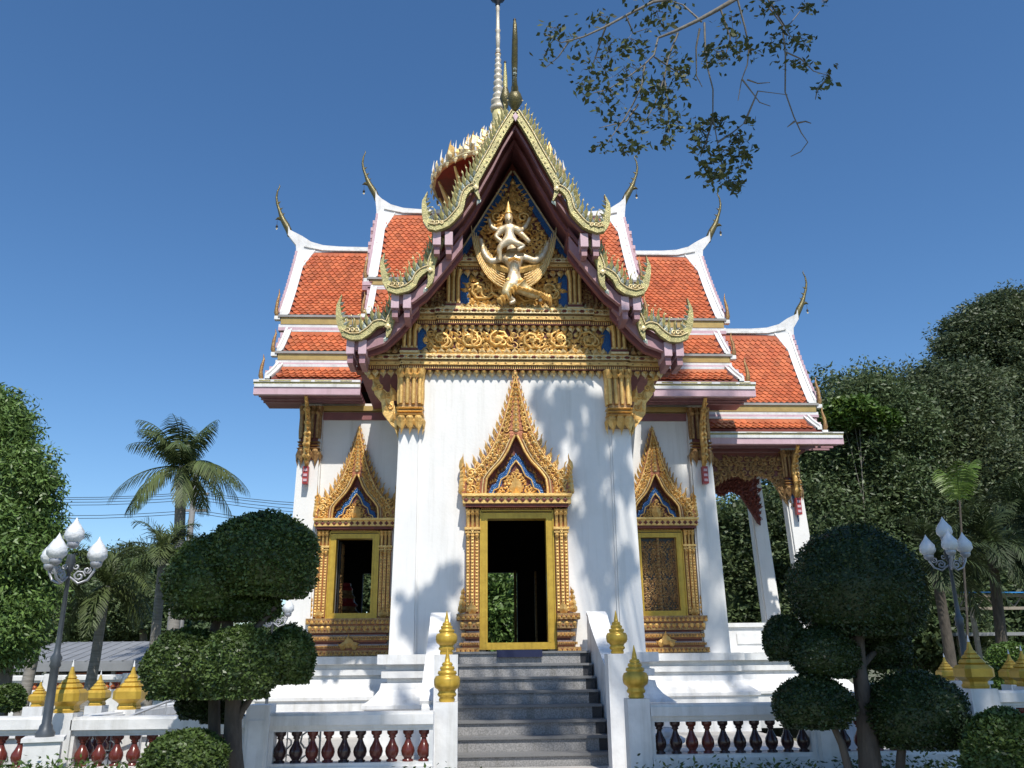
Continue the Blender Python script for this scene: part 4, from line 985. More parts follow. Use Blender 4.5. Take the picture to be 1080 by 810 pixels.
for i, (h, z) in enumerate(lv):
    t = .13; nh, nz = (lv[i+1][0]-.08, lv[i+1][1]) if i < 5 else (.24, 14.15)
    b.lathe([(nh*.8, z-.002), (h, z), (h+.04, z+t*.4), (h+.04, z+t*.7), (h-.04, z+t)], (cx, YC, 0), SEG*2, 1, False, .26)
    b.lathe([(h-.04, z+t-.01), (nh+(h-nh)*.35, z+t+(nz-z-t)*.45), (nh, nz)], (cx, YC, 0), SEG*2, 0, False, .26)
    if i == 0: b.lathe([(1.0, z-.03), (h-.06, z-.012)], (cx, YC, 0), SEG*2, 0, False, .26)
    n = max(8, int(2*math.pi*h/.26))
    for q in range(n):
        a_ = 2*math.pi*q/n; fx = RAD(a_, h); b.flame(fx, 0, z+t*.7, .30-.025*i, .19-.012*i, 0, 0, .05, 0, 2 if q % 2 else 1); b.flame(fx, 0, z+t*.3, .16, .15, math.pi, .03, .04, 0, 1)
        if q % 2: b.tube([fx(0, z+t*.5, 0), fx(0, z+t+.12, .03), fx(0, z+t+.40-.035*i, .0)], [.03, .03, .004], 5, 3)
    for q in range(4):
        a_ = math.pi/2*q+math.pi/4+(.3 if i % 2 else 0); b.flame(RAD(a_, h+.01), 0, z+t*.5, .55-.06*i, .36-.04*i, 0, 0, .08, 0, 2); b.flame(RAD(a_, h+.05), 0, z+t*.5, .34-.04*i, .2-.02*i, 0, 0, .06, 0, 1)
b.build('tiered_roof', [DRUMRED, PALEGOLD, GOLD, PAINT], SP)
b = MB(); b.lathe([(.30, 13.7), (.27, 13.85), (.21, 14.05), (.17, 14.35), (.155, 14.6), (.165, 14.78), (.12, 14.80)], (cx, YC, 0), 14, 0, True)
b.build('bell', CREAM, SP)
b = MB(); pr = []
z = 14.8; r = .20
pr += [(.12, z), (.20, z+.03), (.21, z+.12), (.17, z+.16), (.12, z+.2), (.19, z+.26), (.19, z+.33), (.10, z+.36)]
z += .38
for i in range(9):
    r = .145-.010*i; h = .205-.007*i; pr += [(r*.66, z), (r, z+h*.35), (r, z+h*.6), (r*.62, z+h*.92)]; z += h
pr += [(.05, z), (.062, z+.35), (.05, z+.5), (.075, z+.56), (.05, z+.62), (.045, z+1.2), (.06, z+1.25), (.03, z+1.5)]
ztop = z+1.5
b.lathe(pr, (cx, YC, 0), 14, 0)
for i in range(8):
    zz = 15.2+.2*i; b.lathe([(.05, 0), (.085, .02), (.05, .05)], (cx, YC, zz-.03), 10, 1)
b.build('ringed_shaft', [mat('pale_mosaic', (.72, .66, .55), .4, .1, col2=(.5, .42, .3), nscale=30, bump=.3), OLDGOLD], SP)
b = MB(); zc = float(at(524, 3, 18.5)[2])
b.lathe([(.03, zc-.12), (.07, zc-.08), (.05, zc-.02), (.16, zc+.10), (.18, zc+.22), (.10, zc+.26), (.13, zc+.38), (.05, zc+.46), (.03, zc+.8), (.005, zc+1.3)], (cx, YC, 0), 12, 0)
for k in range(10):
    a = k*.628; b.tube([(cx+.15*math.cos(a), YC+.15*math.sin(a), zc+.1), (cx+.22*math.cos(a), YC+.22*math.sin(a), zc+.22), (cx+.18*math.cos(a), YC+.18*math.sin(a), zc+.34)], [.02, .02, .003], 4, 0)
b.build('crown_finial', BELL, SP)

# ---------------------------------------------------------- staircase
SC = bpy.data.objects.new('staircase', None); COL.objects.link(SC); SC.parent = T
NS = 8
for i in range(NS):
    z1 = 1.56-.168*i; y = 12.74-.265*i; hw = 1.0 if i < 7 else 1.30
    b = MB()
    b.box(-hw+.13, hw-.13, y+.03, 13.3 if i == 0 else y+.29, max(.2, z1-.34), z1-.03, 0)
    for s in (-1, 1): b.box(s*(hw-.13), s*(hw-.002), y+.034, y+.29, max(.2, z1-.34), z1-.03, 2)
    b.box(-hw-.0, hw+.0, y, 13.3 if i == 0 else y+.285, z1-.03, z1, 1)
    b.build('step', [GRANITE, NOSING, BLACKSTONE], SC)
b = MB(); b.box(-1.5, 1.75, 9.9, 10.87, .2, .245); b.build('landing', PAVE, SC)
for s in (-1, 1):
    b = MB(); fr = FX((s*1.02, 0, 0), s)
    pts = [(13.12, .2), (13.12, 1.95), (13.06, 2.06), (12.95, 2.10), (12.82, 2.04), (12.70, 1.92), (12.3, 1.72), (11.6, 1.42), (10.95, 1.16), (10.6, 1.0), (10.42, .93), (10.42, .2)]
    b.prism(pts if s < 0 else pts[::-1], fr, .01, .25); 
    b.ribbon([(12.98, 2.095), (12.80, 2.03), (12.68, 1.93), (12.3, 1.74), (11.6, 1.44), (10.95, 1.18), (10.5, .98)], .05, fr, -.015, .275)
    b.build('stair_parapet', PAINT, SC)
b = MB()   # folded navy mat on the threshold
b.box(-.33, .32, 12.715, 12.73, 1.48, 1.564); b.box(-.33, .32, 12.715, 13.1, 1.564, 1.58)
tag(b.build('doormat', MATBLUE), 'navy blue mat hanging over the top stair below the gold door', 'mat')

# ------------------------------------------------------------------ posts with finials
def round_finial(b, c, s=1.0, mi=0, seg=16):
    p = [(.075, 0), (.085, .02), (.075, .045), (.095, .06), (.10, .075), (.085, .10), (.095, .12), (.125, .14), (.135, .17), (.135, .22), (.12, .25), (.085, .262), (.10, .275), (.095, .30), (.065, .31), (.078, .322), (.07, .345), (.048, .352), (.058, .362), (.048, .385), (.03, .39), (.024, .43), (.012, .49), (.003, .53)]
    b.lathe([(r*s, z*s) for r, z in p], c, 8 if seg == 8 else 16, mi, seg != 8, .39)
def square_finial(b, c, s=1.0, mi=0):
    p = [(.13, 0), (.14, .03), (.125, .055), (.125, .075), (.155, .10), (.20, .13), (.20, .22), (.165, .26), (.125, .27), (.14, .285), (.11, .325), (.085, .33), (.10, .34), (.075, .375), (.055, .38), (.065, .39), (.045, .42), (.035, .43), (.012, .52), (.003, .58)]
    for (r, z) in p: pass
    # square plan with cut corners
    pr = [(r*s*.88, z*s) for r, z in p]
    vs = []
    for r, z in pr:
        k = .72
        for (a, d) in ((-k, -1), (k, -1), (1, -k), (1, k), (k, 1), (-k, 1), (-1, k), (-1, -k)): vs.append((c[0]+a*r, c[1]+d*r, c[2]+z))
    n = len(pr); fs = [(i*8+j, i*8+(j+1) % 8, (i+1)*8+(j+1) % 8, (i+1)*8+j) for i in range(n-1) for j in range(8)]
    b.add(vs, fs, mi)
def post(name, x, y, z0, z1, w_, lab, cat, fin='round', fs=1.0, group=None, m=PAINT):
    P = thing(name, (x, y, z0), lab, cat, group)
    b = MB(); h = z1-z0; b.box(-w_/2, w_/2, -w_/2, w_/2, 0, h); b.box(-w_/2-.012, w_/2+.012, -w_/2-.012, w_/2+.012, -.0, .08); b.build('shaft', m, P)
    b = MB()
    if fin == 'round': round_finial(b, (0, 0, h), fs)
    elif fin == 'square': square_finial(b, (0, 0, h), fs); b.lathe([(.016*fs, 0), (.002, .08*fs)], (0, 0, h+.52*fs), 8, 1)
    b.build('finial', [YELLOW, PAINT], P)
    return P
GY = 8.2
g1 = post('gate_post', .805, GY, .0, 1.10, .20, 'white post with gold finial, right side of the gate in front of the stairs', 'post', 'round', .88, 'gate posts')
g2 = post('gate_post', -.925, GY, .0, 1.09, .20, 'white post with gold finial, left side of the gate in front of the stairs', 'post', 'round', .88, 'gate posts')
g3 = post('stair_post', 1.0, 10.3, .2, 1.50, .27, 'white post with gold finial at foot of the right stair parapet', 'post', 'round', .88*1.05, 'stair posts')
g4 = post('stair_post', -.99, 10.3, .2, 1.51, .27, 'white post with gold finial at foot of the left stair parapet', 'post', 'round', .88*1.05, 'stair posts')

# ------------------------------------------------------------------ balustrades
def baluster_mesh(h):
    b = MB(); r = .045
    p = [(r*1.05, 0), (r*1.05, .06), (r*.7, .08), (r*.8, .12), (r*1.15, .2), (r*1.32, .32), (r*1.2, .44), (r*.8, .56), (r*.5, .68), (r*.45, .74), (r*.75, .78), (r*.6, .82), (r*1.0, .88), (r*1.05, .92), (r*1.05, 1.)]
    b.lathe([(rr, z*h) for rr, z in p], (0, 0, 0), 12, 0); return b
_bal = {}
def balustrade(x0, x1, y, z0, z1, n, lab, m=BALU, group='balustrade sections', axis='x', name='balustrade', foot=.0, sc=1., ms=None):
    L = abs(x1-x0); P = thing(name, (x0, y, foot) if axis == 'x' else (y, x0, foot), lab, 'balustrade', group)
    if axis == 'y': P.rotation_euler = (0, 0, math.pi/2)
    ch = .15*sc; bh = .12*sc; cz0 = z1-foot-ch; bz = z0-foot
    b = MB(); b.box(.0, L, -.10*sc, .10*sc, cz0+.05*sc, z1-foot-.02*sc); b.box(.0, L, -.08*sc, .08*sc, z1-foot-.02*sc, z1-foot); b.box(.0, L, -.075*sc, .075*sc, cz0+.02*sc, cz0+.05*sc); b.box(.0, L, -.06*sc, .06*sc, cz0, cz0+.02*sc); b.build('coping', PAINT, P)
    b = MB(); b.box(0, L, -.10*sc, .10*sc, 0, bz-.03*sc); b.box(0, L, -.08*sc, .08*sc, bz-.03*sc, bz); b.build('bottom_rail', PAINT, P)
    b = MB(); b.box(0, .035, -.07*sc, .07*sc, bz, cz0); b.build('end_jamb', PAINT, P); b = MB(); b.box(L-.035, L, -.07*sc, .07*sc, bz, cz0); b.build('end_jamb', PAINT, P)
    key = (round(cz0-bz, 3), m.name)
    for i in range(n):
        if key not in _bal:
            o = baluster_mesh(cz0-bz).build('baluster', m, P); _bal[key] = o.data
        else:
            o = bpy.data.objects.new('baluster', _bal[key]); COL.objects.link(o); o.parent = P
        o.location = ((L)*(i+.6)/(n+.2), 0, bz)
        if ms is not None and i in ms[0]:
            o.data = o.data.copy(); o.data.materials[0] = ms[1]
        if sc != 1.: o.scale = (sc, sc, 1)
    return P
FL = 7.95
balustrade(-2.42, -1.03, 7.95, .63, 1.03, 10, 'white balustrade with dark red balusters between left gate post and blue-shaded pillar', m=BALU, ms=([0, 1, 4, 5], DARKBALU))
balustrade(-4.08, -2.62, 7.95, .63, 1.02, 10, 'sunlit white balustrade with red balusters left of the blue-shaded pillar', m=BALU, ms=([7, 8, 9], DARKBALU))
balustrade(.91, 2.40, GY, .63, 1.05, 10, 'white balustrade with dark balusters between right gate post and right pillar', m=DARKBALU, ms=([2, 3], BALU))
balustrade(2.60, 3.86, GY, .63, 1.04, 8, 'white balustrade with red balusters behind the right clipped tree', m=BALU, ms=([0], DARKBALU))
balustrade(-6.9, -4.27, 7.95, .63, 1.03, 17, 'white balustrade with red balusters at the far left edge, behind the lamp', m=BALU)
balustrade(4.16, 7.0, GY, .63, 1.13, 18, 'white balustrade running right from the right corner post', m=BALU)
balustrade(8.3, 12.2, -4.2, .63, 1.0, 24, 'side balustrade running back from the left corner post', axis='y', m=BALU)
balustrade(8.4, 12.4, 4.05, .63, 1.02, 24, 'side balustrade running back from the right corner post', axis='y', m=BALU)
def pillar_post(x, y, z1, w_, lab):
    b = MB(); b.box(-w_/2, w_/2, -.12, .12, 0, z1); b.box(-w_/2+.03, w_/2-.03, -.13, -.12, .2, z1-.12); o = b.build('fence_pillar', PAINT); o.location = (x, y, 0); return tag(o, lab, 'pillar', 'fence pillars')
pillar_post(-2.52, 7.95, 1.10, .20, 'flat white pillar in blue shade between the two left balustrades')
pillar_post(2.50, GY, 1.02, .20, 'flat white pillar between the two right balustrades')
post('corner_post', -4.17, 7.95, 0, 1.055, .20, 'white corner post with square gold finial near the left lamp', 'post', 'square', .72, 'square gold finial posts')
post('corner_post', 4.01, GY, 0, 1.15, .26, 'largest white post with square gold finial right of the right clipped tree', 'post', 'square', .80, 'square gold finial posts')
def fpost(px, pt, pb, Y, lab, w_=.2, z0=.0):
    a = at(px, pt, Y); c = at(px, pb, Y); return post('side_post', float(a[0]), Y, z0, float(c[2]), w_, lab, 'post', 'square', float(a[2]-c[2])/.58, 'square gold finial posts')
fpost(107, 708, 744, 11.0, 'small gold square finial on white post, second right of the left lamp')
fpost(142, 698, 748, 9.2, 'gold square finial on white post beside the left clipped tree')
fpost(44, 716, 745, 9.6, 'gold square finial on white post directly behind the left lamp pole')
fpost(995, 690, 720, 11.0, 'small gold square finial just left of the biggest right corner post')
fpost(1063, 686, 722, 10.4, 'gold square finial by the round yellow-green shrub at right edge')
fpost(1076, 682, 724, 9.3, 'gold square finial cut by the right edge of the photo')
# low white kerb walls behind
for (x0, x1, y, z, lab) in ((-6.9, -3.3, 9.4, .80, 'low white wall behind the left balustrade'), (2.9, 5.6, 9.6, .86, 'low white wall behind the right balustrade')):
    b = MB(); b.box(x0, x1, y, y+.2, 0, z-.05); b.box(x0-.03, x1+.03, y-.04, y+.24, z-.05, z); tag(b.build('low_wall', PAINT), lab, 'wall')
# thin metal handrail at left
P = thing('metal_railing', (-3.6, 8.9, .2), 'thin pale metal stair railing behind the left balustrade', 'railing')
b = MB(); b.tube([(-.5, 0, .72), (.1, 0, .95), (.75, 0, .97)], .014, 6); b.build('handrail', STEEL, P)
for i in range(7):
    x = -.45+.2*i; zt = .72+.4*min(x+.5, .6)
    b = MB(); b.tube([(x, 0, 0), (x, 0, zt)], .008, 5); b.build('upright', STEEL, P)
P = thing('scroll_gate', (-2.2, 8.55, .2), 'thin grey wrought gate with scrolls behind the left balusters', 'gate')
b = MB(); fr = lambda u, v, d: (u, -d, v)
for x in (-2.0, -1.6, -1.2, -.1, .1): b.tube([(x, 0, 0), (x, 0, .75)], .010, 5)
b.tube([(-2.0, 0, .7), (.1, 0, .7)], .010, 5)
b.build('bars', LAMPPOST, P)
for x in (-1.8, -1.4, -1.0, -.2, 0):
    b = MB()
    for z in (.15, .35, .55): b.scroll(fr, x, z, .11, 1, 0, 0, .008)
    b.tube([(x, 0, .05), (x, 0, .68)], .006, 5); b.build('scroll_panel', LAMPPOST, P)
# white bag on the floor behind the right balustrade
b = MB(); rb = random.Random(4)
pr = []
for i in range(7):
    z = i/6; 
    for k in range(12):
        a = k*math.pi/6; r = (.12*math.sin(math.pi*(.15+.75*z))+.02)*(1+.25*rb.uniform(-1, 1)); pr.append((r*math.cos(a), r*math.sin(a), .2*z))
b.add(pr, [(i*12+k, i*12+(k+1) % 12, (i+1)*12+(k+1) % 12, (i+1)*12+k) for i in range(6) for k in range(12)], 0)
o = b.build('plastic_bag', BAG); q = at(705, 785, 8.6); o.location = (q[0], 8.6, .62); tag(o, 'crumpled white plastic bag behind the right balusters', 'bag')
b = MB(); b.box(.9, 2.4, 8.45, 8.8, .2, .62); tag(b.build('low_plinth', PAINT), 'low white ledge directly behind the right balusters', 'ledge')

# ------------------------------------------------------------------ street lamps with lotus globes
def lamp(x, y, z0, H, lab, rot=0., plinth=True, sc=1.):
    P = thing('street_lamp', (x, y, z0), lab, 'street lamp', 'street lamps with lotus globes')
    P.rotation_euler = (0, 0, rot)
    if plinth:
        b = MB(); b.box(-.13, .13, -.13, .13, -z0, -.03); b.box(-.15, .15, -.15, .15, -.03, 0); b.build('plinth', PAINT, P)
    b = MB(); b.lathe([(.07, 0), (.075, .03), (.052, .06), (.05, .08), (.037, .10), (.033, .52), (.046, .54), (.038, .57), (.048, .60), (.026, .64), (.022, .70), (.016, H-.05), (.03, H-.04), (.03, H), (.04, H+.02), (.03, H+.10)], (0, 0, 0), 12); b.build('pole', LAMPPOST, P)
    heads = [(0.20, -.02, H+.02), (-.16, .10, H+.0), (-.10, -.16, H+.02), (0, 0, H+.18)]
    for i, (hx, hy, hz) in enumerate(heads):
        if i < 3:
            r = math.hypot(hx, hy); ux, uy = hx/r, hy/r
            b = MB(); fr = lambda u, v, d: (ux*u-uy*d, uy*u+ux*d, v)
            b.tube([fr(.0, H-.08, 0), fr(.08, H-.14, 0), fr(.15, H-.11, 0), fr(.19, H-.04, 0), fr(r, H+.02, 0)], .011, 6)
            b.scroll(fr, .08, H-.08, .05, 1, 0, -.008, .009, 1.5); b.scroll(fr, .14, H-.03, .035, -1, 1, -.008, .008, 1.5); b.scroll(fr, .05, H+.0, .03, 1, 2, -.008, .007, 1.2)
            b.build('scroll_arm', LAMPIRON, P)
        g = MB(); s_ = .86
        prof = [(.035, 0), (.06, .01), (.085, .045), (.092, .08), (.082, .12), (.055, .165), (.028, .20), (.010, .235), (.001, .255)]
        seg = 16; vs = []
        for j, (rr, zz) in enumerate(prof):
            for k in range(seg):
                a = 2*math.pi*k/seg; fl = 1+.07*math.cos(8*a+(j % 2)*math.pi); vs.append((hx+rr*s_*fl*math.cos(a), hy+rr*s_*fl*math.sin(a), hz+.02+zz*s_))
        n = len(prof); g.add(vs, [(j*seg+k, j*seg+(k+1) % seg, (j+1)*seg+(k+1) % seg, (j+1)*seg+k) for j in range(n-1) for k in range(seg)], 0, True)
        go = g.build('globe', GLOBE, P)
        b = MB(); b.lathe([(.02, -.03), (.045, -.01), (.05, .02), (.04, .03)], (hx, hy, hz), 10); b.build('globe_holder', LAMPIRON, P)
    return P
q = at(47, 777, 7.5); lamp(float(q[0]), 7.5, float(q[2]), 1.34, 'street lamp with white lotus globes at the far left, on white plinth', .35)
q = at(1022, 705, 8.8); q2 = at(1008, 590, 8.8); lamp(float(q[0])-.02, 8.8, 1.2, float(q2[2])-1.17, 'street lamp with white lotus globes at right, before dark trees', .2, plinth=True)
q = at(288, 650, 12.4); lamp(float(q[0]), 12.4, .2, float(q[2])-.2, 'lamp whose globes peek out right of the left clipped tree', .2, plinth=False)

# ------------------------------------------------------------------ foliage
def fast_mesh(name, V, F, mats, parent=None, midx=None, smooth=False):
    me = bpy.data.meshes.new(name); V = np.asarray(V, np.float32); F = np.asarray(F, np.int32); n = F.shape[1]
    me.vertices.add(len(V)); me.vertices.foreach_set('co', V.ravel())
    me.loops.add(F.size); me.loops.foreach_set('vertex_index', F.ravel())
    me.polygons.add(len(F)); me.polygons.foreach_set('loop_start', np.arange(0, F.size, n, dtype=np.int32)); me.polygons.foreach_set('loop_total', np.full(len(F), n, np.int32))
    for m in (mats if isinstance(mats, list) else [mats]): me.materials.append(m)
    me.update(calc_edges=True); me.validate()
    o = bpy.data.objects.new(name, me); COL.objects.link(o)
    if parent is not None: o.parent = parent
    return o
def leaves(C, size, up=.35, aspect=.42, out=None, droop=0., jitter=.35):
    """C (N,3) leaf centres -> folded diamond leaves (two quads each, 6 verts)"""
    N = len(C); d = rng.normal(size=(N, 3)); d[:, 2] = d[:, 2]*.6-droop
    if out is not None: d += out*1.2
    d /= np.linalg.norm(d, axis=1)[:, None]
    nz = rng.normal(size=(N, 3))*.8; nz[:, 2] += up*2
    if out is not None: nz += out*2.2
    sd = np.cross(d, nz); sd /= (np.linalg.norm(sd, axis=1)[:, None]+1e-9); nn = np.cross(sd, d)
    s = size*(1+jitter*rng.uniform(-1, 1, N))[:, None]
    a = C-d*s*.5; c = C+d*s*.5; m1 = C-d*s*.05+sd*s*aspect*.5-nn*s*.06; m2 = C-d*s*.05-sd*s*aspect*.5-nn*s*.06
    V = np.stack([a, m1, c, m2], 1).reshape(-1, 3); F = np.arange(4*N).reshape(-1, 4)
    return V, F
def ellipsoid(c, r, n=14, m=20, noise=.05):
    V = []
    for i in range(n+1):
        for j in range(m):
            t = math.pi*i/n; p = 2*math.pi*j/m; k = 1+noise*random.uniform(-1, 1)
            V.append((c[0]+r[0]*k*math.sin(t)*math.cos(p), c[1]+r[1]*k*math.sin(t)*math.sin(p), c[2]+r[2]*k*math.cos(t)))
    F = [(i*m+j, i*m+(j+1) % m, (i+1)*m+(j+1) % m, (i+1)*m+j) for i in range(n) for j in range(m)]
    return np.array(V), np.array(F)
def merge(parts):
    Vs, Fs, o = [], [], 0
    for V, F in parts: Vs.append(V); Fs.append(F+o); o += len(V)
    return np.concatenate(Vs), np.concatenate(Fs)
def clump_points(c, r, nclump, per, cr, shell=.85):
    """leaf centres in sub-clumps spread over an ellipsoid: uneven, with gaps"""
    c = np.array(c); r = np.array(r, float)
    d = rng.normal(size=(nclump, 3)); d /= np.linalg.norm(d, axis=1)[:, None]
    rad = shell*(rng.uniform(.55, 1.0, nclump)**.5)[:, None]*(1+.12*rng.normal(size=(nclump, 1)))
    cc = c+d*rad*r
    crr = cr*rng.uniform(.6, 1.4, nclump)
    P = rng.normal(size=(nclump, per, 3)); P /= np.linalg.norm(P, axis=2)[:, :, None]; P *= (rng.uniform(0.15, 1, (nclump, per))**.5)[:, :, None]
    O = P.copy(); P = cc[:, None, :]+P*crr[:, None, None]*np.array([1.1, 1.1, .62]); 
    return P.reshape(-1, 3), O.reshape(-1, 3)
def trunk_mesh(b, base, top, r0, r1, limbs=(), wob=.1, seg=9):
    base, top = np.array(base, float), np.array(top, float); n = 7; pts = []
    for i in range(n+1):
        t = i/n; p = base+(top-base)*t+np.array([wob*math.sin(3*t+base[0]), wob*math.cos(2.3*t), 0])*math.sin(math.pi*t); pts.append(p)
    b.tube(pts, [r0*(1.25 if i == 0 else 1)+(r1-r0)*i/n for i in range(n+1)], seg)
    for (t, e, r) in limbs:
        p = pts[min(n, int(t*n))]; e = np.array(e, float); mid = (p+e)/2+np.array([0, 0, .12*np.linalg.norm(e-p)])
        b.tube([p, p*.55+mid*.45, mid, mid*.4+e*.6, e], [r, r*.85, r*.65, r*.45, r*.2], 6)
def tree(name, base, lobes, tr_r, lab, lm, leaf=.2, dens=1., group=None, droop=.2, barkm=BARK, cr=.7, core=.72, cat='tree', aspect=.42, trunktop=None, pm=2.2):
    """lobes: list of (centre, radii) in world space"""
    P = thing(name, tuple(base), lab, cat, group); off = np.array(base, float)
    parts = []; limbs = []
    zc = np.mean([l[0][2] for l in lobes]); 
    for (c, r) in lobes:
        vol = (r[0]*r[1]*r[2])**(1/3); nc = int(26*dens*(vol/cr)**2)+8
        C, O = clump_points(c, r, nc, int(46*pm), cr); V, F = leaves(C-off, leaf, out=O*.6, droop=droop, aspect=aspect); parts.append((V, F))
        if core: V, F = ellipsoid(np.array(c)-off, np.array(r)*core, 10, 14, .14); parts.append((V, F))  # solid core added inside the leaves to block light
        limbs.append((random.uniform(.55, .95), np.array(c)-off, tr_r*.45))
    V, F = merge(parts); fast_mesh('crown', V, F, lm, P)
    b = MB(); tt = trunktop if trunktop is not None else (np.mean([l[0][0] for l in lobes])-off[0], np.mean([l[0][1] for l in lobes])-off[1], (zc-off[2])*.95)
    trunk_mesh(b, (0, 0, 0), tt, tr_r, tr_r*.45, limbs, wob=.15); b.build('trunk', barkm, P)
    return P
# clipped topiary
def ball(P, c, r, lm, n, leaf=.028, name='foliage_ball', flat=1.0):
    """dense clipped leaf ball: real leaves over a solid core"""
    c = np.array(c); r = np.array(r, float)
    d = rng.normal(size=(n, 3)); d /= np.linalg.norm(d, axis=1)[:, None]
    lump = 1+.035*np.sin(d[:, 0]*5+c[0]*3)*np.cos(d[:, 2]*6+c[1])+.025*np.sin(d[:, 0]*13+d[:, 2]*9)*np.sin(d[:, 1]*11)+.022*rng.normal(size=n)+np.where(rng.random(n) < .012, rng.uniform(0, .09, n), 0)
    rad = lump*rng.uniform(.93, 1.02, n); C = c+d*rad[:, None]*r
    C[:, 2] = np.where(d[:, 2] < -.55, c[2]-r[2]*(.55+.18*rng.random(n)), C[:, 2])    # flat sheared bottom
    V, F = leaves(C, leaf, out=d*.55, up=.25, aspect=.6)
    V2, F2 = ellipsoid(c, r*.93, 16, 24, .02); V2[:, 2] = np.maximum(V2[:, 2], c[2]-r[2]*.60)
    V, F = merge([(V, F), (V2, F2)]); return fast_mesh(name, V, F, lm, P)
P = thing('topiary_tree', (-2.55, 6.9, 0), 'clipped tree with stacked round foliage balls left of the stairs, partly sunlit', 'topiary', 'clipped cloud trees'); off = np.array([-2.55, 6.9, 0])
def pb(px, py, rx, ry, Y, lm, n, P=P, off=off, ryd=None, leaf=.03):
    q = at(px, py, Y); k = float(np.dot(q-CAM, _f))/FPX
    ball(P, q-off, (rx*k*.95, (ryd or rx)*k*.95, ry*k*1.0), lm, n, leaf)
pb(276, 592, 62, 51, 6.9, L_TOP, 17000); pb(224, 614, 50, 51, 6.9, L_TOP, 11000, leaf=.03); pb(252, 640, 46, 20, 7.0, L_TOP, 6000)
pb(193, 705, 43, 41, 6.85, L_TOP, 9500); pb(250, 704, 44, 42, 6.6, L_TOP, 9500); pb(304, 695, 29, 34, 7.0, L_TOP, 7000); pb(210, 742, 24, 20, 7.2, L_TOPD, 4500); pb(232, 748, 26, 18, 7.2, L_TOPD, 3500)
b = MB()
def tp(px, py, Y, o=off): return at(px, py, Y)-o
b.tube([tp(250, 860, 6.9), tp(245, 790, 6.9), tp(246, 740, 6.9), tp(246, 700, 6.9), tp(240, 660, 6.9), tp(236, 620, 6.9)], [.085, .07, .06, .05, .045, .035], 9)
b.tube([tp(222, 860, 7.0), tp(226, 800, 7.0), tp(226, 740, 7.0), tp(220, 690, 7.0), tp(230, 650, 6.95), tp(262, 600, 6.9)], [.06, .05, .045, .04, .035, .03], 8)
b.tube([tp(247, 765, 6.9), tp(256, 748, 6.9), tp(266, 735, 6.92), tp(290, 712, 6.95)], [.035, .028, .022, .015], 7)
b.tube([tp(246, 700, 6.9), tp(262, 672, 6.9), tp(290, 640, 6.9)], [.04, .03, .02], 7)
b.build('trunk', DBARK, P)
P2 = thing('topiary_tree', (2.55, 7.0, 0), 'dark shaded clipped tree with one big dome and smaller pads right of the stairs', 'topiary', 'clipped cloud trees'); off2 = np.array([2.55, 7.0, 0])
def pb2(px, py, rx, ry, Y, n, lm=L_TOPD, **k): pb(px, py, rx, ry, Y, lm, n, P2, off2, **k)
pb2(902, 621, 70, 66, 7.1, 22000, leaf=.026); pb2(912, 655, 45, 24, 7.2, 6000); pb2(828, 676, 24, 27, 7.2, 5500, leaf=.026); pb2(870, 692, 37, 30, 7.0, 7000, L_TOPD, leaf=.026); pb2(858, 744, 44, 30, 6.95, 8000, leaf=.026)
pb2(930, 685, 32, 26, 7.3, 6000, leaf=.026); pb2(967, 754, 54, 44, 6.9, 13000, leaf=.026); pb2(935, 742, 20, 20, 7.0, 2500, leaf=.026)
b = MB(); o2 = off2
b.tube([tp(921, 860, 7.0, o2), tp(917, 800, 7.0, o2), tp(912, 745, 7.0, o2), tp(906, 705, 7.0, o2), tp(904, 660, 7.05, o2), tp(902, 620, 7.1, o2)], [.095, .085, .07, .055, .05, .04], 9)
b.tube([tp(900, 830, 6.95, o2), tp(888, 785, 6.95, o2), tp(872, 752, 6.95, o2)], [.035, .03, .02], 7)
b.tube([tp(948, 850, 6.9, o2), tp(950, 800, 6.9, o2), tp(953, 770, 6.9, o2)], [.04, .035, .03], 7)
b.tube([tp(907, 705, 7.0, o2), tp(885, 690, 7.0, o2), tp(845, 685, 7.15, o2)], [.035, .025, .015], 7); b.tube([tp(906, 705, 7.0, o2), tp(920, 690, 7.1, o2), tp(935, 680, 7.3, o2)], [.035, .025, .015], 7)
b.build('trunk', DBARK, P2)
def shrub(px, py, rx, ry, Y, lm, n, lab, leaf=.035, name='shrub', stems=True):
    q = at(px, py, Y); k = float(np.linalg.norm(q-CAM))/FPX; P = thing(name, (float(q[0]), Y, 0), lab, 'shrub'); o = np.array([q[0], Y, 0.])
    ball(P, q-o, (rx*k, rx*k, ry*k*1.04), lm, n, leaf, 'foliage')
    b = MB(); b.tube([(0, 0, -.02), (.01, .01, float(q[2]))], [.03, .02], 6); b.build('stem', DBARK, P)
shrub(196, 803, 37, 26, 6.6, L_TOP, 9000, 'low round clipped bush at the foot of the left clipped tree')
shrub(1062, 800, 33, 38, 6.3, L_TOP, 14000, 'leafy rounded bush in the bottom right corner', .04)
shrub(1066, 700, 20, 17, 13., L_HEDGE, 5000, 'small yellow-green ball shrub near the right edge', .06)
shrub(1045, 722, 10, 7, 14., L_HEDGE, 1800, 'tiny green ball shrub beside the gold finial at right', .06)
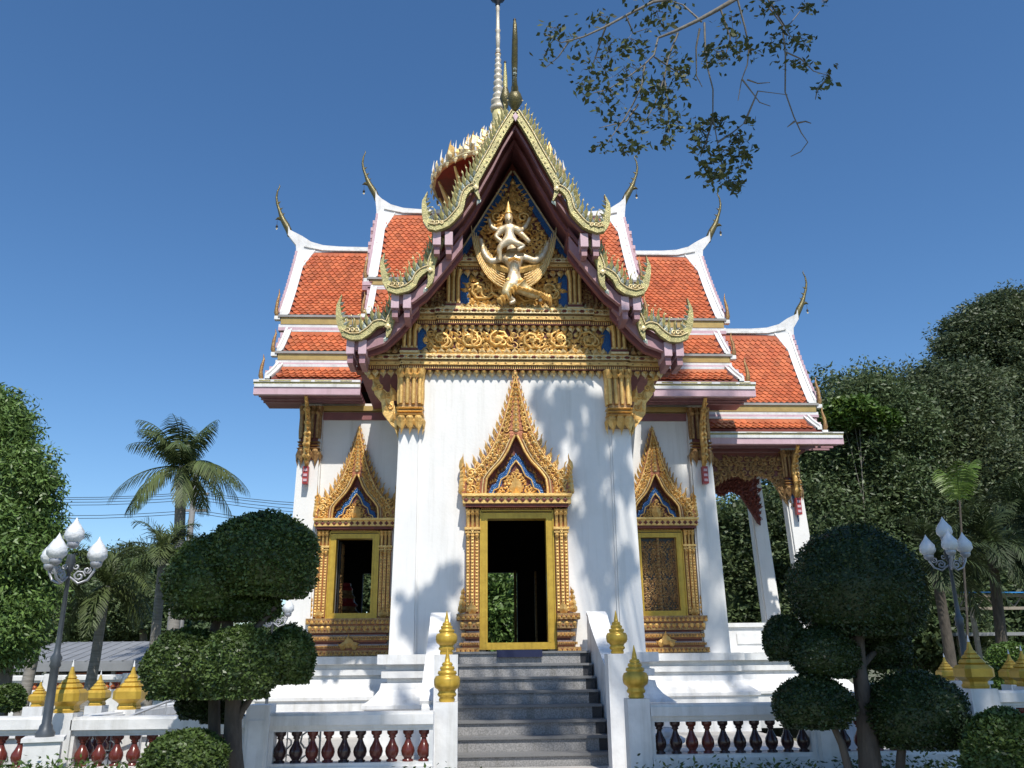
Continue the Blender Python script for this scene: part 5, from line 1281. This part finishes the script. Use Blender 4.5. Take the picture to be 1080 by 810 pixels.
# loose bushes and ground cover
def bush(px, py, w_, h, Y, lm, n, lab, leaf=.05, name='bush', cat='bush'):
    q = at(px, py, Y); k = Y*1.05/FPX; P = thing(name, (float(q[0]), Y, 0), lab, cat)
    C = np.stack([rng.uniform(-w_*k, w_*k, n), rng.uniform(-.25, .25, n), float(q[2])-rng.uniform(0, 1, n)**.7*float(q[2])*.6-h*k*.4+rng.normal(size=n)*.03+.05*np.sin(rng.uniform(0, 9, n))], 1)
    V, F = leaves(C, leaf, up=.5); fast_mesh('foliage', V, F, lm, P)
    b = MB()
    for i in range(8): x = rng.uniform(-w_*k*.8, w_*k*.8); b.tube([(x*.8, 0, 0), (x, 0, float(q[2])*.8)], [.01, .005], 4)
    b.build('stem', DBARK, P)
bush(22, 800, 40, 14, 7.2, L_HEDGE, 5000, 'low leafy bush under the left lamp plinth')
bush(120, 805, 40, 8, 7.3, L_HEDGE, 3000, 'low sparse bush in front of the left balustrade')
bush(455, 812, 45, 6, 7.5, L_TOP, 1500, 'sprigs of low planting in front of the left gate post')
bush(770, 806, 85, 6, 7.6, L_TOP, 5000, 'low dark hedge along the foot of the right balustrade', name='hedge', cat='hedge')
bush(960, 802, 70, 7, 7.5, L_TOP, 5000, 'low green hedge in front of the right balustrade beside the clipped tree', name='hedge', cat='hedge')
def hedge(x0, x1, y, z, d, lm, n, lab, leaf=.08):
    P = thing('hedge', ((x0+x1)/2, y, 0), lab, 'hedge'); cx_ = (x0+x1)/2; w2 = (x1-x0)/2
    f = rng.integers(0, 3, n); C = np.stack([rng.uniform(-w2, w2, n), rng.uniform(-d/2, d/2, n), rng.uniform(0, z, n)], 1)
    C[f == 0, 2] = z; C[f >= 1, 1] = -d/2; C += rng.normal(size=(n, 3))*.03
    V, F = leaves(C, leaf, up=.4); V2 = np.array([(a, c, e) for e in (0, z-.04) for a, c in ((-w2, -d/2+.03), (w2, -d/2+.03), (w2, d/2-.03), (-w2, d/2-.03))]); F2 = np.array([(4, 5, 6, 7), (0, 1, 5, 4), (1, 2, 6, 5), (2, 3, 7, 6), (3, 0, 4, 7)])
    V, F = merge([(V, F), (V2, F2)]); fast_mesh('foliage', V, F, lm, P)
hedge(-11, -5.0, 13.5, .62, .6, L_HEDGE, 9000, 'clipped green hedge beyond the left corner post')
hedge(4.7, 8.5, 10.8, .75, .7, L_TOP, 8000, 'dark clipped hedge beyond the right corner post')
q = at(8, 738, 12); shrub(8, 738, 14, 12, 12., L_TOP, 2500, 'round dark shrub at the far left edge before the hedge', .06)

# ---- overhanging tree (behind the camera): its branch hangs into the top of the view and its crown dapples the temple
OT = thing('overhanging_tree', (6.5, -3.5, 0), 'overhanging tree whose thin leafy branch hangs in the blue sky at top', 'tree'); oo = np.array([6.5, -3.5, 0])
BY = 5.2
def bp_(x, y, Y=BY): return at(x, y, Y)-oo
b = MB()
b.tube([(0, 0, -.1), (.1, .1, 2.5), (-.1, .3, 6), (.0, .6, 10), (-.3, 1.0, 14)], [.42, .34, .30, .22, .12], 12)
b.tube([(-.1, .3, 6), (-.6, 2.5, 6.8), (-2.2, 5.5, 7.0), bp_(800, -40), bp_(777, -2), bp_(757, 10), bp_(735, 22), bp_(712, 33), bp_(694, 40)], [.16, .12, .09, .04, .019, .017, .014, .012, .008], 8)
b.tube([(-.6, 2.5, 6.8), (-3.0, 5.5, 6.8), bp_(722, -3, 5.0), bp_(689, 2, 5.0), bp_(663, 15, 5.0), bp_(637, 29, 5.0), bp_(615, 39, 5.0), bp_(592, 45, 5.0), bp_(575, 36, 5.0)], [.08, .05, .011, .010, .009, .008, .006, .004, .002], 6)
tw = [[(694, 40), (689, 58), (680, 68), (667, 78), (640, 95), (625, 98)], [(743, 24), (744, 49), (746, 71), (752, 94), (752, 123), (757, 150), (765, 190)], [(778, 0), (786, 29), (789, 50), (788, 68), (783, 84), (779, 106)],
      [(783, 84), (792, 95), (802, 108), (812, 112)], [(788, 84), (800, 88), (812, 87)], [(799, -4), (812, 10), (825, 26), (829, 58), (829, 97), (837, 123), (845, 140), (851, 150), (845, 160), (835, 165)], [(838, 128), (830, 134)], [(840, 130), (850, 128), (856, 130)],
      [(738, 30), (734, 50), (735, 80), (741, 92)], [(715, 35), (706, 60), (700, 82), (690, 110), (680, 130)], [(680, 68), (676, 90), (668, 110), (655, 130), (640, 150)], [(673, 110), (660, 128), (632, 135)], [(640, 25), (632, 50), (624, 75)], [(660, 16), (668, 35), (683, 30)],
      [(810, 0), (830, 30), (850, 5)], [(829, 55), (845, 62), (858, 75), (875, 80)], [(760, 10), (770, 40), (765, 62)], [(600, 44), (588, 60), (575, 72)], [(752, 125), (745, 150), (738, 165)], [(757, 150), (772, 140), (785, 130)], [(785, 130), (800, 96), (830, 100)],
      [(690, 60), (712, 75), (722, 82)], [(700, 80), (706, 110), (705, 140)], [(740, 23), (720, 5), (690, -4)], [(875, 80), (862, 95), (860, 105)]]
for t in tw:
    Yt = BY+random.uniform(-.25, .25)
    n = len(t); b.tube([bp_(*t[0])] + [bp_(x+random.uniform(-1, 1), y, BY+(Yt-BY)*(i+1)/n) for i, (x, y) in enumerate(t[1:])], [.0075*(1-.75*i/(n-1))+.001 for i in range(n)], 4)
lc = [(583, 36, 13, 13, 38), (605, 45, 12, 12, 22), (577, 60, 8, 12, 12), (630, 20, 14, 9, 26), (625, 72, 26, 20, 50), (617, 92, 12, 10, 32), (641, 48, 18, 14, 34), (640, 100, 20, 16, 46), (665, 50, 22, 16, 52), (660, 80, 26, 18, 62), (690, 22, 24, 18, 60), (700, 3, 30, 9, 40), (712, 60, 16, 12, 30), (697, 96, 22, 18, 95), (717, 78, 14, 10, 52), (668, 132, 18, 14, 44), (665, 155, 17, 8, 52), (700, 120, 18, 16, 58), (632, 155, 10, 8, 14), (712, 134, 14, 8, 28), (702, 148, 7, 8, 20), (645, 125, 12, 10, 10),
      (758, 60, 12, 10, 50), (770, 28, 14, 20, 34), (785, 55, 20, 14, 42), (775, 45, 8, 14, 24), (745, 58, 6, 14, 30), (812, 8, 20, 12, 40), (830, 40, 18, 18, 48), (845, 45, 14, 10, 26), (852, 8, 8, 8, 24), (815, 45, 10, 10, 16), (842, 68, 18, 8, 32), (873, 83, 10, 9, 22), (864, 95, 8, 8, 8), (882, 71, 4, 3, 3), (870, 3, 5, 4, 5),
      (738, 140, 14, 14, 50), (755, 128, 14, 9, 42), (778, 150, 14, 16, 60), (765, 165, 26, 12, 76), (760, 185, 22, 12, 96), (775, 196, 10, 8, 40), (742, 155, 10, 14, 26), (785, 170, 8, 16, 26), (790, 127, 5, 6, 12), (746, 180, 8, 8, 20)]
Cs = []
for (x, y, rx, ry, n) in lc:
    for _ in range(max(2, n//12)):
        e_ = (x+random.uniform(-1, 1)*rx, y+random.uniform(-1, 1)*ry); m_ = ((x+e_[0])/2+random.uniform(-3, 3), (y+e_[1])/2-2)
        b.tube([bp_(x+random.uniform(-3, 3), y-ry*.6), bp_(*m_, BY+.05), bp_(*e_, BY+random.uniform(-.2, .2))], [.003, .0022, .001], 3)
for (x, y, rx, ry, n) in lc:
    for _ in range(int(n*1.3)):
        a = random.gauss(0, .55), random.gauss(0, .55); Cs.append(bp_(x+a[0]*rx, y+a[1]*ry, BY+random.uniform(-.28, .28)))
V1, F1 = leaves(np.array(Cs), .050, up=.1, aspect=.55, droop=.3)
# high crown: clumps that stand between the sun and the temple, fence and stairs
def sunpt(p, Y):
    p = np.array(p, float); t = (Y-p[1])/SD[1]; return p+SD*t-oo
targets = []
def sh(px, py, Yw, r, n, Yc=3.0): targets.append((at(px, py, Yw), r, n, Yc))
for a in ((569, 419, .16), (597, 438, .24), (585, 452, .18), (630, 432, .20), (630, 462, .20), (648, 480, .17), (612, 490, .20), (626, 505, .16), (621, 534, .24), (640, 548, .18), (632, 572, .22), (645, 600, .18), (655, 510, .16), (662, 590, .12), (612, 415, .14), (640, 640, .10), (660, 470, .14)): sh(a[0], a[1], 13.25, a[2]*.92, int(560*(a[2]/.3)**2*1.25), 6.2)
for a in ((452, 640, .2), (465, 612, .15), (440, 665, .17), (476, 600, .12), (478, 660, .12), (432, 640, .12)): sh(a[0], a[1], 13.25, a[2], int(560*(a[2]/.3)**2*1.5), 7.0)
for a in ((700, 400, .5), (690, 560, .35), (715, 500, .4), (745, 560, .35), (735, 640, .5), (770, 690, .4), (700, 660, .3), (725, 350, .0)): 
    if a[2]: sh(a[0], a[1], 16.4, a[2], int(500*a[2]/.3))
for a in ((690, 790, .5), (740, 770, .5), (800, 770, .55), (860, 765, .6), (860, 700, .45), (905, 690, .4), (675, 720, .3), (900, 620, .65), (950, 660, .5), (960, 740, .5), (850, 640, .4), (850, 590, .4)): sh(a[0], a[1], 7.9, a[2], int(620*a[2]/.3), -1.5)
for a in ((520, 740, .28), (560, 770, .3), (590, 720, .25), (515, 700, .2), (580, 795, .3), (540, 712, .18), (610, 760, .3), (640, 740, .25), (645, 690, .2)): sh(a[0], a[1], 11.8, a[2], int(400*a[2]/.3), 0.)
for a in ((272, 780, .22), (360, 760, .35), (270, 745, .2), (330, 765, .3), (225, 650, .5), (235, 750, .3)): sh(a[0], a[1], 7.6, a[2], int(520*a[2]/.3), -2.)
for a in ((440, 735, .3), (700, 715, .4), (760, 725, .4), (800, 700, .4)): sh(a[0], a[1], 12.8, a[2], int(250*a[2]/.3), 0.)
for a in ((1000, 560, .8), (1040, 620, .8), (1010, 590, .3)): sh(a[0], a[1], 9.5, a[2], int(700*a[2]/.3), -1.)
PC = []
for (p, r, n, Yc) in targets:
    c = sunpt(p, Yc); k = 6
    k = 9; sub = c+rng.normal(size=(k, 3))*r*.62
    for q in range(k): PC.append(sub[q]+rng.normal(size=(max(4, int(n/k*.9)), 3))*r*.27)
    b.tube([(-.15, .9, 12.5) if c[2] > 11 else (0, .6, 9.5), (c+np.array([-.1, .9, 12.5]))/2+np.array([0, 0, .5]), c], [.05, .03, .012], 4)
PC = np.concatenate(PC); V2, F2 = leaves(PC, .135, up=.6, aspect=.6)
# plus surrounding crown so that it reads as one tree
C3, O3 = clump_points((7.5, -3.5, 15), (5, 4, 3.2), 200, 40, .8); V3, F3 = leaves(C3-oo, .16, out=O3*.5, aspect=.6)
V, F = merge([(V1, F1), (V2, F2), (V3, F3)]); fast_mesh('crown', V, F, L_BRANCH, OT)
b.build('trunk', BARK, OT)

# ---- palms
def palm(px, base_y, top, Y, n, L, lab, trunk_r=.13, name='palm_tree', lm=L_PALM, base_px=None, fl=.45, group=None, plume=False, seed=1, z0=0, bm=PALMBARK, up=.6):
    rr = random.Random(seed); t = at(px, top, Y); bx_ = at(base_px if base_px else px, base_y, Y)
    base = np.array([float(bx_[0]), Y, 0.]); P = thing(name, tuple(base), lab, 'palm tree', group); crown = t-base
    b = MB(); m = crown*.5+np.array([.12*crown[2]*.1, 0, 0]); b.tube([(0, 0, -.05), m*.5*1.0, m, m*.5+crown*.5, crown], [trunk_r*1.3, trunk_r, trunk_r*.9, trunk_r*.85, trunk_r*.8], 10)
    b.build('trunk', bm, P)
    V = []; F = []
    for i in range(n):
        az = 2*math.pi*(i+rr.random()*.6)/n*1.618*2; el = rr.uniform(-.5, 1.25) if i > 3 else 1.3; Lf = L*rr.uniform(.8, 1.1)*(.85 if el > .9 else 1.08)
        N = 34; p = crown.copy(); d = np.array([math.cos(az)*math.cos(el), math.sin(az)*math.cos(el), math.sin(el)]); pts = []
        for k in range(N):
            pts.append(p.copy()); p = p+d*Lf/N; d = d+np.array([0, 0, -.042*(.5+k/N*1.3)*up/.6]); d /= np.linalg.norm(d)
        for k in range(2, N):
            ax = pts[k]-pts[k-1]; ax /= np.linalg.norm(ax); sd = np.cross(ax, (0, 0, 1.)); sd /= (np.linalg.norm(sd)+1e-6); u = np.cross(sd, ax)
            ll = L*fl*.62*math.sin(math.pi*min(1, (k+3)/(N+3)))**.6
            angs = (-1, 1) if not plume else (-1, 1, -2, 2)
            for s in angs:
                if plume: dirv = sd*np.sign(s)*(.9 if abs(s) == 1 else .3)+u*(.15 if abs(s) == 1 else .9)*rr.uniform(-1, 1)+ax*.6
                else: dirv = sd*s*.75+ax*.65+np.array([0, 0, -.55-.3*rr.random()])+u*.1
                dirv = dirv/np.linalg.norm(dirv); wv = np.cross(dirv, u+.1*rr.random()); wv /= (np.linalg.norm(wv)+1e-6); w0 = ll*.028+.005
                q0 = pts[k]+ax*rr.uniform(-.02, .02); q1 = q0+dirv*ll*.55; q2 = q0+dirv*ll+np.array([0, 0, -ll*.22])
                j = len(V); V += [q0-wv*w0*.6, q0+wv*w0*.6, q1+wv*w0, q1-wv*w0, q2+wv*.004, q2-wv*.004]; F += [(j, j+1, j+2, j+3), (j+3, j+2, j+4, j+5)]
        j = len(V)
        for k in range(N-1):
            r_ = .03*(1-k/N)*(L/3)+.006; a = pts[k]; c = pts[k+1]; s1 = np.array([r_, 0, 0]); s2 = np.array([0, 0, r_]); jj = len(V)
            V += [a-s1, a+s1, c+s1, c-s1, a-s2, a+s2, c+s2, c-s2]; F += [(jj, jj+1, jj+2, jj+3), (jj+4, jj+5, jj+6, jj+7)]
    fast_mesh('crown', np.array(V), np.array(F), lm, P)
    return P
palm(192, 705, 492, 28, 30, 2.45, 'tall coconut palm standing against the sky at left', .20, seed=3, base_px=180, name='coconut_palm', fl=.42)
palm(172, 700, 588, 22, 18, 1.55, 'feathery palm right below the tall coconut palm', .13, seed=5, base_px=158, plume=True, group='feathery palms', up=.9, fl=.38)
palm(112, 700, 618, 20, 17, 1.4, 'feathery palm between the left lamp and the coconut palm', .12, seed=8, base_px=95, plume=True, group='feathery palms', up=.9, fl=.38)
palm(52, 700, 600, 19, 15, 1.5, 'feathery palm behind the left lamp pole', .12, seed=9, base_px=28, plume=True, group='feathery palms', up=.9, fl=.38)
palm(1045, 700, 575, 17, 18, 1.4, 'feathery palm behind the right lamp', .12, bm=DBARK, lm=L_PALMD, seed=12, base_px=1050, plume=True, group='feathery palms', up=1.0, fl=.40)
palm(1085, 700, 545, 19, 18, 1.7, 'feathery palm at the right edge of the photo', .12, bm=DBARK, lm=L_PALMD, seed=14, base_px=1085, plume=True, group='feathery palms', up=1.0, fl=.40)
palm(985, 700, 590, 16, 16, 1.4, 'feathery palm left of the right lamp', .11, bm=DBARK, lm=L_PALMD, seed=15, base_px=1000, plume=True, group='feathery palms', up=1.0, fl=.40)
palm(1012, 700, 528, 14.5, 4, 1.05, 'young bright green palm fronds above the right lamp', .022, bm=DBARK, seed=21, base_px=1008, lm=L_PALMY, name='young_palm')

# ---- background trees
def lobe(px, py, Y, rx, ry, rd=None):
    q = at(px, py, Y); k = float(np.linalg.norm(q-CAM))/FPX; return (q, (rx*k, (rd or rx)*k, ry*k))
tree('mango_tree', at(0, 700, 14)*np.array([1, 1, 0]), [lobe(-18, 470, 14, 42, 48), lobe(8, 515, 14, 38, 45), lobe(-20, 590, 13.8, 55, 60), lobe(18, 600, 14, 32, 50), lobe(-12, 660, 13.8, 46, 36), lobe(28, 560, 14.2, 22, 36), lobe(-6, 440, 14.2, 22, 26), lobe(8, 660, 13.6, 20, 32)], .22, 'big bright green leafy tree filling the left edge', L_BRIGHT, leaf=.095, pm=3.4, cr=.34, dens=.95, droop=.8, aspect=.34, core=.7)
tree('leafy_tree', at(870, 700, 30)*np.array([1, 1, 0]), [lobe(905, 440, 30, 55, 55), lobe(870, 480, 29, 60, 60), lobe(920, 520, 29, 60, 60), lobe(860, 560, 28, 60, 60), lobe(900, 620, 28, 70, 60), lobe(945, 460, 29, 40, 50), lobe(870, 660, 28, 60, 40)], .4, 'dense tree rising right behind the porch roof', L_DARK, leaf=.165, pm=3.0, cr=.85, dens=1.05, core=.5)
tree('leafy_tree', at(990, 700, 31)*np.array([1, 1, 0]), [lobe(985, 450, 31, 60, 60), lobe(1030, 500, 30, 60, 60), lobe(975, 540, 30, 60, 60), lobe(1040, 580, 30, 70, 60), lobe(990, 620, 30, 60, 50), lobe(1000, 420, 31, 50, 30)], .4, 'dense tree in the middle of the dark trees at right', L_DARK2, leaf=.165, pm=3.0, cr=.85, dens=1.05, core=.5)
tree('tall_tree', at(1065, 700, 36)*np.array([1, 1, 0]), [lobe(1040, 355, 36, 42, 34), lobe(1075, 340, 36, 40, 30), lobe(1075, 400, 36, 60, 50), lobe(1100, 470, 36, 60, 60), lobe(1012, 375, 36, 26, 22), lobe(995, 400, 36, 18, 16), lobe(1060, 325, 36, 20, 16), lobe(1090, 560, 35, 60, 60)], .5, 'tallest dark tree at the upper right edge', L_DARK2, leaf=.18, pm=2.8, cr=.75, dens=.75, core=.4)
tree('leafy_tree', at(905, 700, 27.0)*np.array([1, 1, 0]), [lobe(898, 432, 27, 20, 10), lobe(928, 444, 27, 14, 9), lobe(888, 442, 27, 12, 8)], .03, 'small patch of fresh yellow-green foliage above the porch side trees', L_YEL, leaf=.2, cr=.35, dens=1.6)
for i, (px, py, Y, rx, ry, lab) in enumerate(((800, 600, 30, 70, 90, 'dark tree seen through the open right porch'), (960, 660, 24, 60, 40, 'low dark tree behind the right corner post'), (1075, 640, 26, 50, 60, 'dark tree behind the blue-roofed shelter'))):
    tree('background_tree', at(px, 700, Y)*np.array([1, 1, 0]), [lobe(px, py, Y, rx, ry), lobe(px-rx*.5, py+ry*.3, Y-.5, rx*.6, ry*.7), lobe(px+rx*.5, py+ry*.2, Y-.5, rx*.6, ry*.7)], .25, lab, L_DARK, leaf=.2, cr=.7, dens=1.0)
for i, (px, py, Y, rx, ry, lab) in enumerate(((535, 640, 33, 40, 60, 'green tree glimpsed through the temple doorway'), (395, 620, 34, 30, 30, 'tree glimpsed through the open left window'), (125, 655, 45, 40, 26, 'low green tree under the feathery palms'), (95, 628, 46, 44, 46, 'dark tree behind the left lamp and grey shed'), (150, 622, 42, 38, 44, 'dark tree between the two feathery palms, behind the grey shed'), (165, 650, 48, 45, 24, 'pale green tree above the grey shed roof'), (210, 680, 40, 30, 30, 'tree hidden behind the left clipped tree'), (40, 650, 44, 50, 50, 'dark tree behind the bright green tree at left'), (290, 675, 40, 40, 25, 'distant tree between clipped tree and temple'))):
    tree('background_tree', at(px, 700, Y)*np.array([1, 1, 0]), [lobe(px, py, Y, rx, ry), lobe(px-rx*.55, py+ry*.35, Y-.5, rx*.55, ry*.6), lobe(px+rx*.55, py+ry*.3, Y-.5, rx*.6, ry*.6)], .25, lab, (L_BRIGHT if i in (0, 5) else L_DARK), leaf=.22, cr=.8, dens=1.0)

# ------------------------------------------------------------------ far left: balustrade, shed, wires
a = at(-30, 713, 24); c = at(150, 713, 24); z1 = float(a[2]); z0 = float(at(30, 733, 24)[2])
X = float(a[0])
for i in range(4):
    balustrade(X+2.0*i+.15, X+2.0*(i+1)-.1, 24, max(.2, z0+.12), z1, 11, ['far balustrade with orange balusters at left edge', 'far balustrade with orange balusters left of the lamp', 'far balustrade with orange balusters between the lamp and gold finials', 'far balustrade with orange balusters beside the left clipped tree'][i], m=ORANGEBALU, sc=1.25, group='far balustrade sections', name='far_balustrade')
    b = MB(); b.box(-.11, .11, -.14, .14, 0, z1+.03); o = b.build('far_pillar', PAINT); o.location = (X+2.0*i+.02, 24, 0); tag(o, ['short white far pillar, first from the left edge', 'short white far pillar, second from the left edge', 'short white far pillar, third from the left edge', 'short white far pillar, fourth from the left edge'][i], 'pillar', 'far pillars')
sx0 = float(at(15, 690, 31)[0]); sx1 = float(at(330, 690, 31)[0]); ze = float(at(100, 697, 30)[2]); zr = float(at(100, 677, 34)[2])
P = thing('shed', (sx0, 31, 0), 'long low open shed with grey sheet roof behind the left palms', 'shed'); Ls = sx1-sx0
b = MB(); b.hexa([(0, -1, ze-.1), (Ls, -1, ze-.1), (Ls, 3, zr-.1), (0, 3, zr-.1), (0, -1, ze), (Ls, -1, ze), (Ls, 3, zr), (0, 3, zr)])
for i in range(int(Ls/.4)): b.hexa([(.4*i, -1.02, ze), (.4*i+.06, -1.02, ze), (.4*i+.06, 3, zr), (.4*i, 3, zr), (.4*i, -1.02, ze+.015), (.4*i+.06, -1.02, ze+.015), (.4*i+.06, 3, zr+.015), (.4*i, 3, zr+.015)])
b.build('roof', SHEDROOF, P)
b = MB(); b.box(0, Ls, -1.05, -.98, ze-.32, ze-.08); b.build('fascia', SHEDROOF, P)
b = MB(); b.box(0, Ls, 2.5, 2.7, 0, ze-.1); b.build('back_wall', DARK, P)
for i in range(6): b = MB(); b.box(Ls*i/5.5, Ls*i/5.5+.12, -.9, -.78, 0, ze-.1); b.build('post', CONC, P)
rs = random.Random(2)
for i, (x, cl, nm, lb) in enumerate(((1.6, BAG, 'crate', 'white crate under the grey shed'), (2.6, ORANGEBALU, 'stack', 'orange stack of goods under the grey shed'), (3.9, BRIGHTRED, 'stack', 'red stack of goods under the grey shed'), (5.3, BAG, 'crate', 'second white crate under the grey shed, farther right'))):
    b = MB()
    for q in range(4): b.box(-.3+.03*rs.random(), .3-.03*rs.random(), -.25, .25, .3*q, .3*q+.27)
    o = b.build(nm, cl); o.location = (sx0+x, 30.6, 0); tag(o, lb, nm)
pp = at(207, 500, 36); P = thing('utility_pole', (float(pp[0]), 36, 0), 'pale concrete utility pole beside the coconut palm', 'pole')
b = MB(); b.tube([(0, 0, 0), (0, 0, float(pp[2]))], [.16, .12], 8); b.build('pole', CONC, P)
b = MB(); b.box(-.6, .6, -.05, .05, float(pp[2])-1.6, float(pp[2])-1.5); b.box(-.6, .6, -.05, .05, float(pp[2])-.9, float(pp[2])-.8); b.build('crossarm', CONC, P)
for i, y in enumerate((519, 521, 524, 527, 538, 541)):
    a = at(-60, y-2, 36); c = at(207, y, 36); e = at(420, y+13+i*1.2, 36)
    b = MB(); P0 = a; pts = [a+(c-a)*t-np.array([0, 0, .9*math.sin(math.pi*t)*.3]) for t in np.linspace(0, 1, 9)]+[c+(e-c)*t-np.array([0, 0, .2*math.sin(math.pi*t)]) for t in np.linspace(.1, 1, 7)]
    b.tube(pts, .012, 4); tag(b.build('power_line', WIRE), 'thin black overhead power line crossing the sky behind the coconut palm', 'power line', 'overhead power lines')
# ------------------------------------------------------------------ right: timber shelter with blue sheet
q = at(1060, 640, 18); P = thing('shelter', (float(q[0]), 18, 0), 'timber shelter with blue sheet roof behind the right palms', 'shelter')
zt = float(q[2])
for x in (-.75, 1.6): b = MB(); b.box(x, x+.08, 0, .08, 0, zt); b.build('post', TIMBER, P)
b = MB(); b.box(-1.0, 2.2, -.03, .03, zt-.06, zt); b.box(-1.0, 2.2, -.03, .03, zt+.2, zt+.26)
for i in range(8): b.tube([(-1+.4*i, 0, zt), (-.8+.4*i, 0, zt+.22)], .02, 4); b.tube([(-.8+.4*i, 0, zt+.22), (-.6+.4*i, 0, zt)], .02, 4)
b.build('truss', TIMBER, P)
b = MB(); b.hexa([(-.3, -.2, zt+.27), (2.2, -.2, zt+.27), (2.2, 1.8, zt+.42), (.1, 1.8, zt+.42), (-.3, -.2, zt+.29), (2.2, -.2, zt+.29), (2.2, 1.8, zt+.44), (.1, 1.8, zt+.44)]); b.build('roof_sheet', BLUEROOF, P)
q = at(1050, 690, 22); b = MB(); b.box(-1, 3.5, 0, .2, 0, 1.1, 0); b.box(-1.1, 3.6, -.3, .5, 1.9, 1.98, 1); b.box(-.9, -.8, 0, .1, 0, 1.9, 0); b.box(3.3, 3.4, 0, .1, 0, 1.9, 0); o = b.build('open_hut', [TIMBER, SHEDROOF]); o.location = (float(q[0]), 22, 0); tag(o, 'low grey hut behind the timber shelter at right', 'hut')
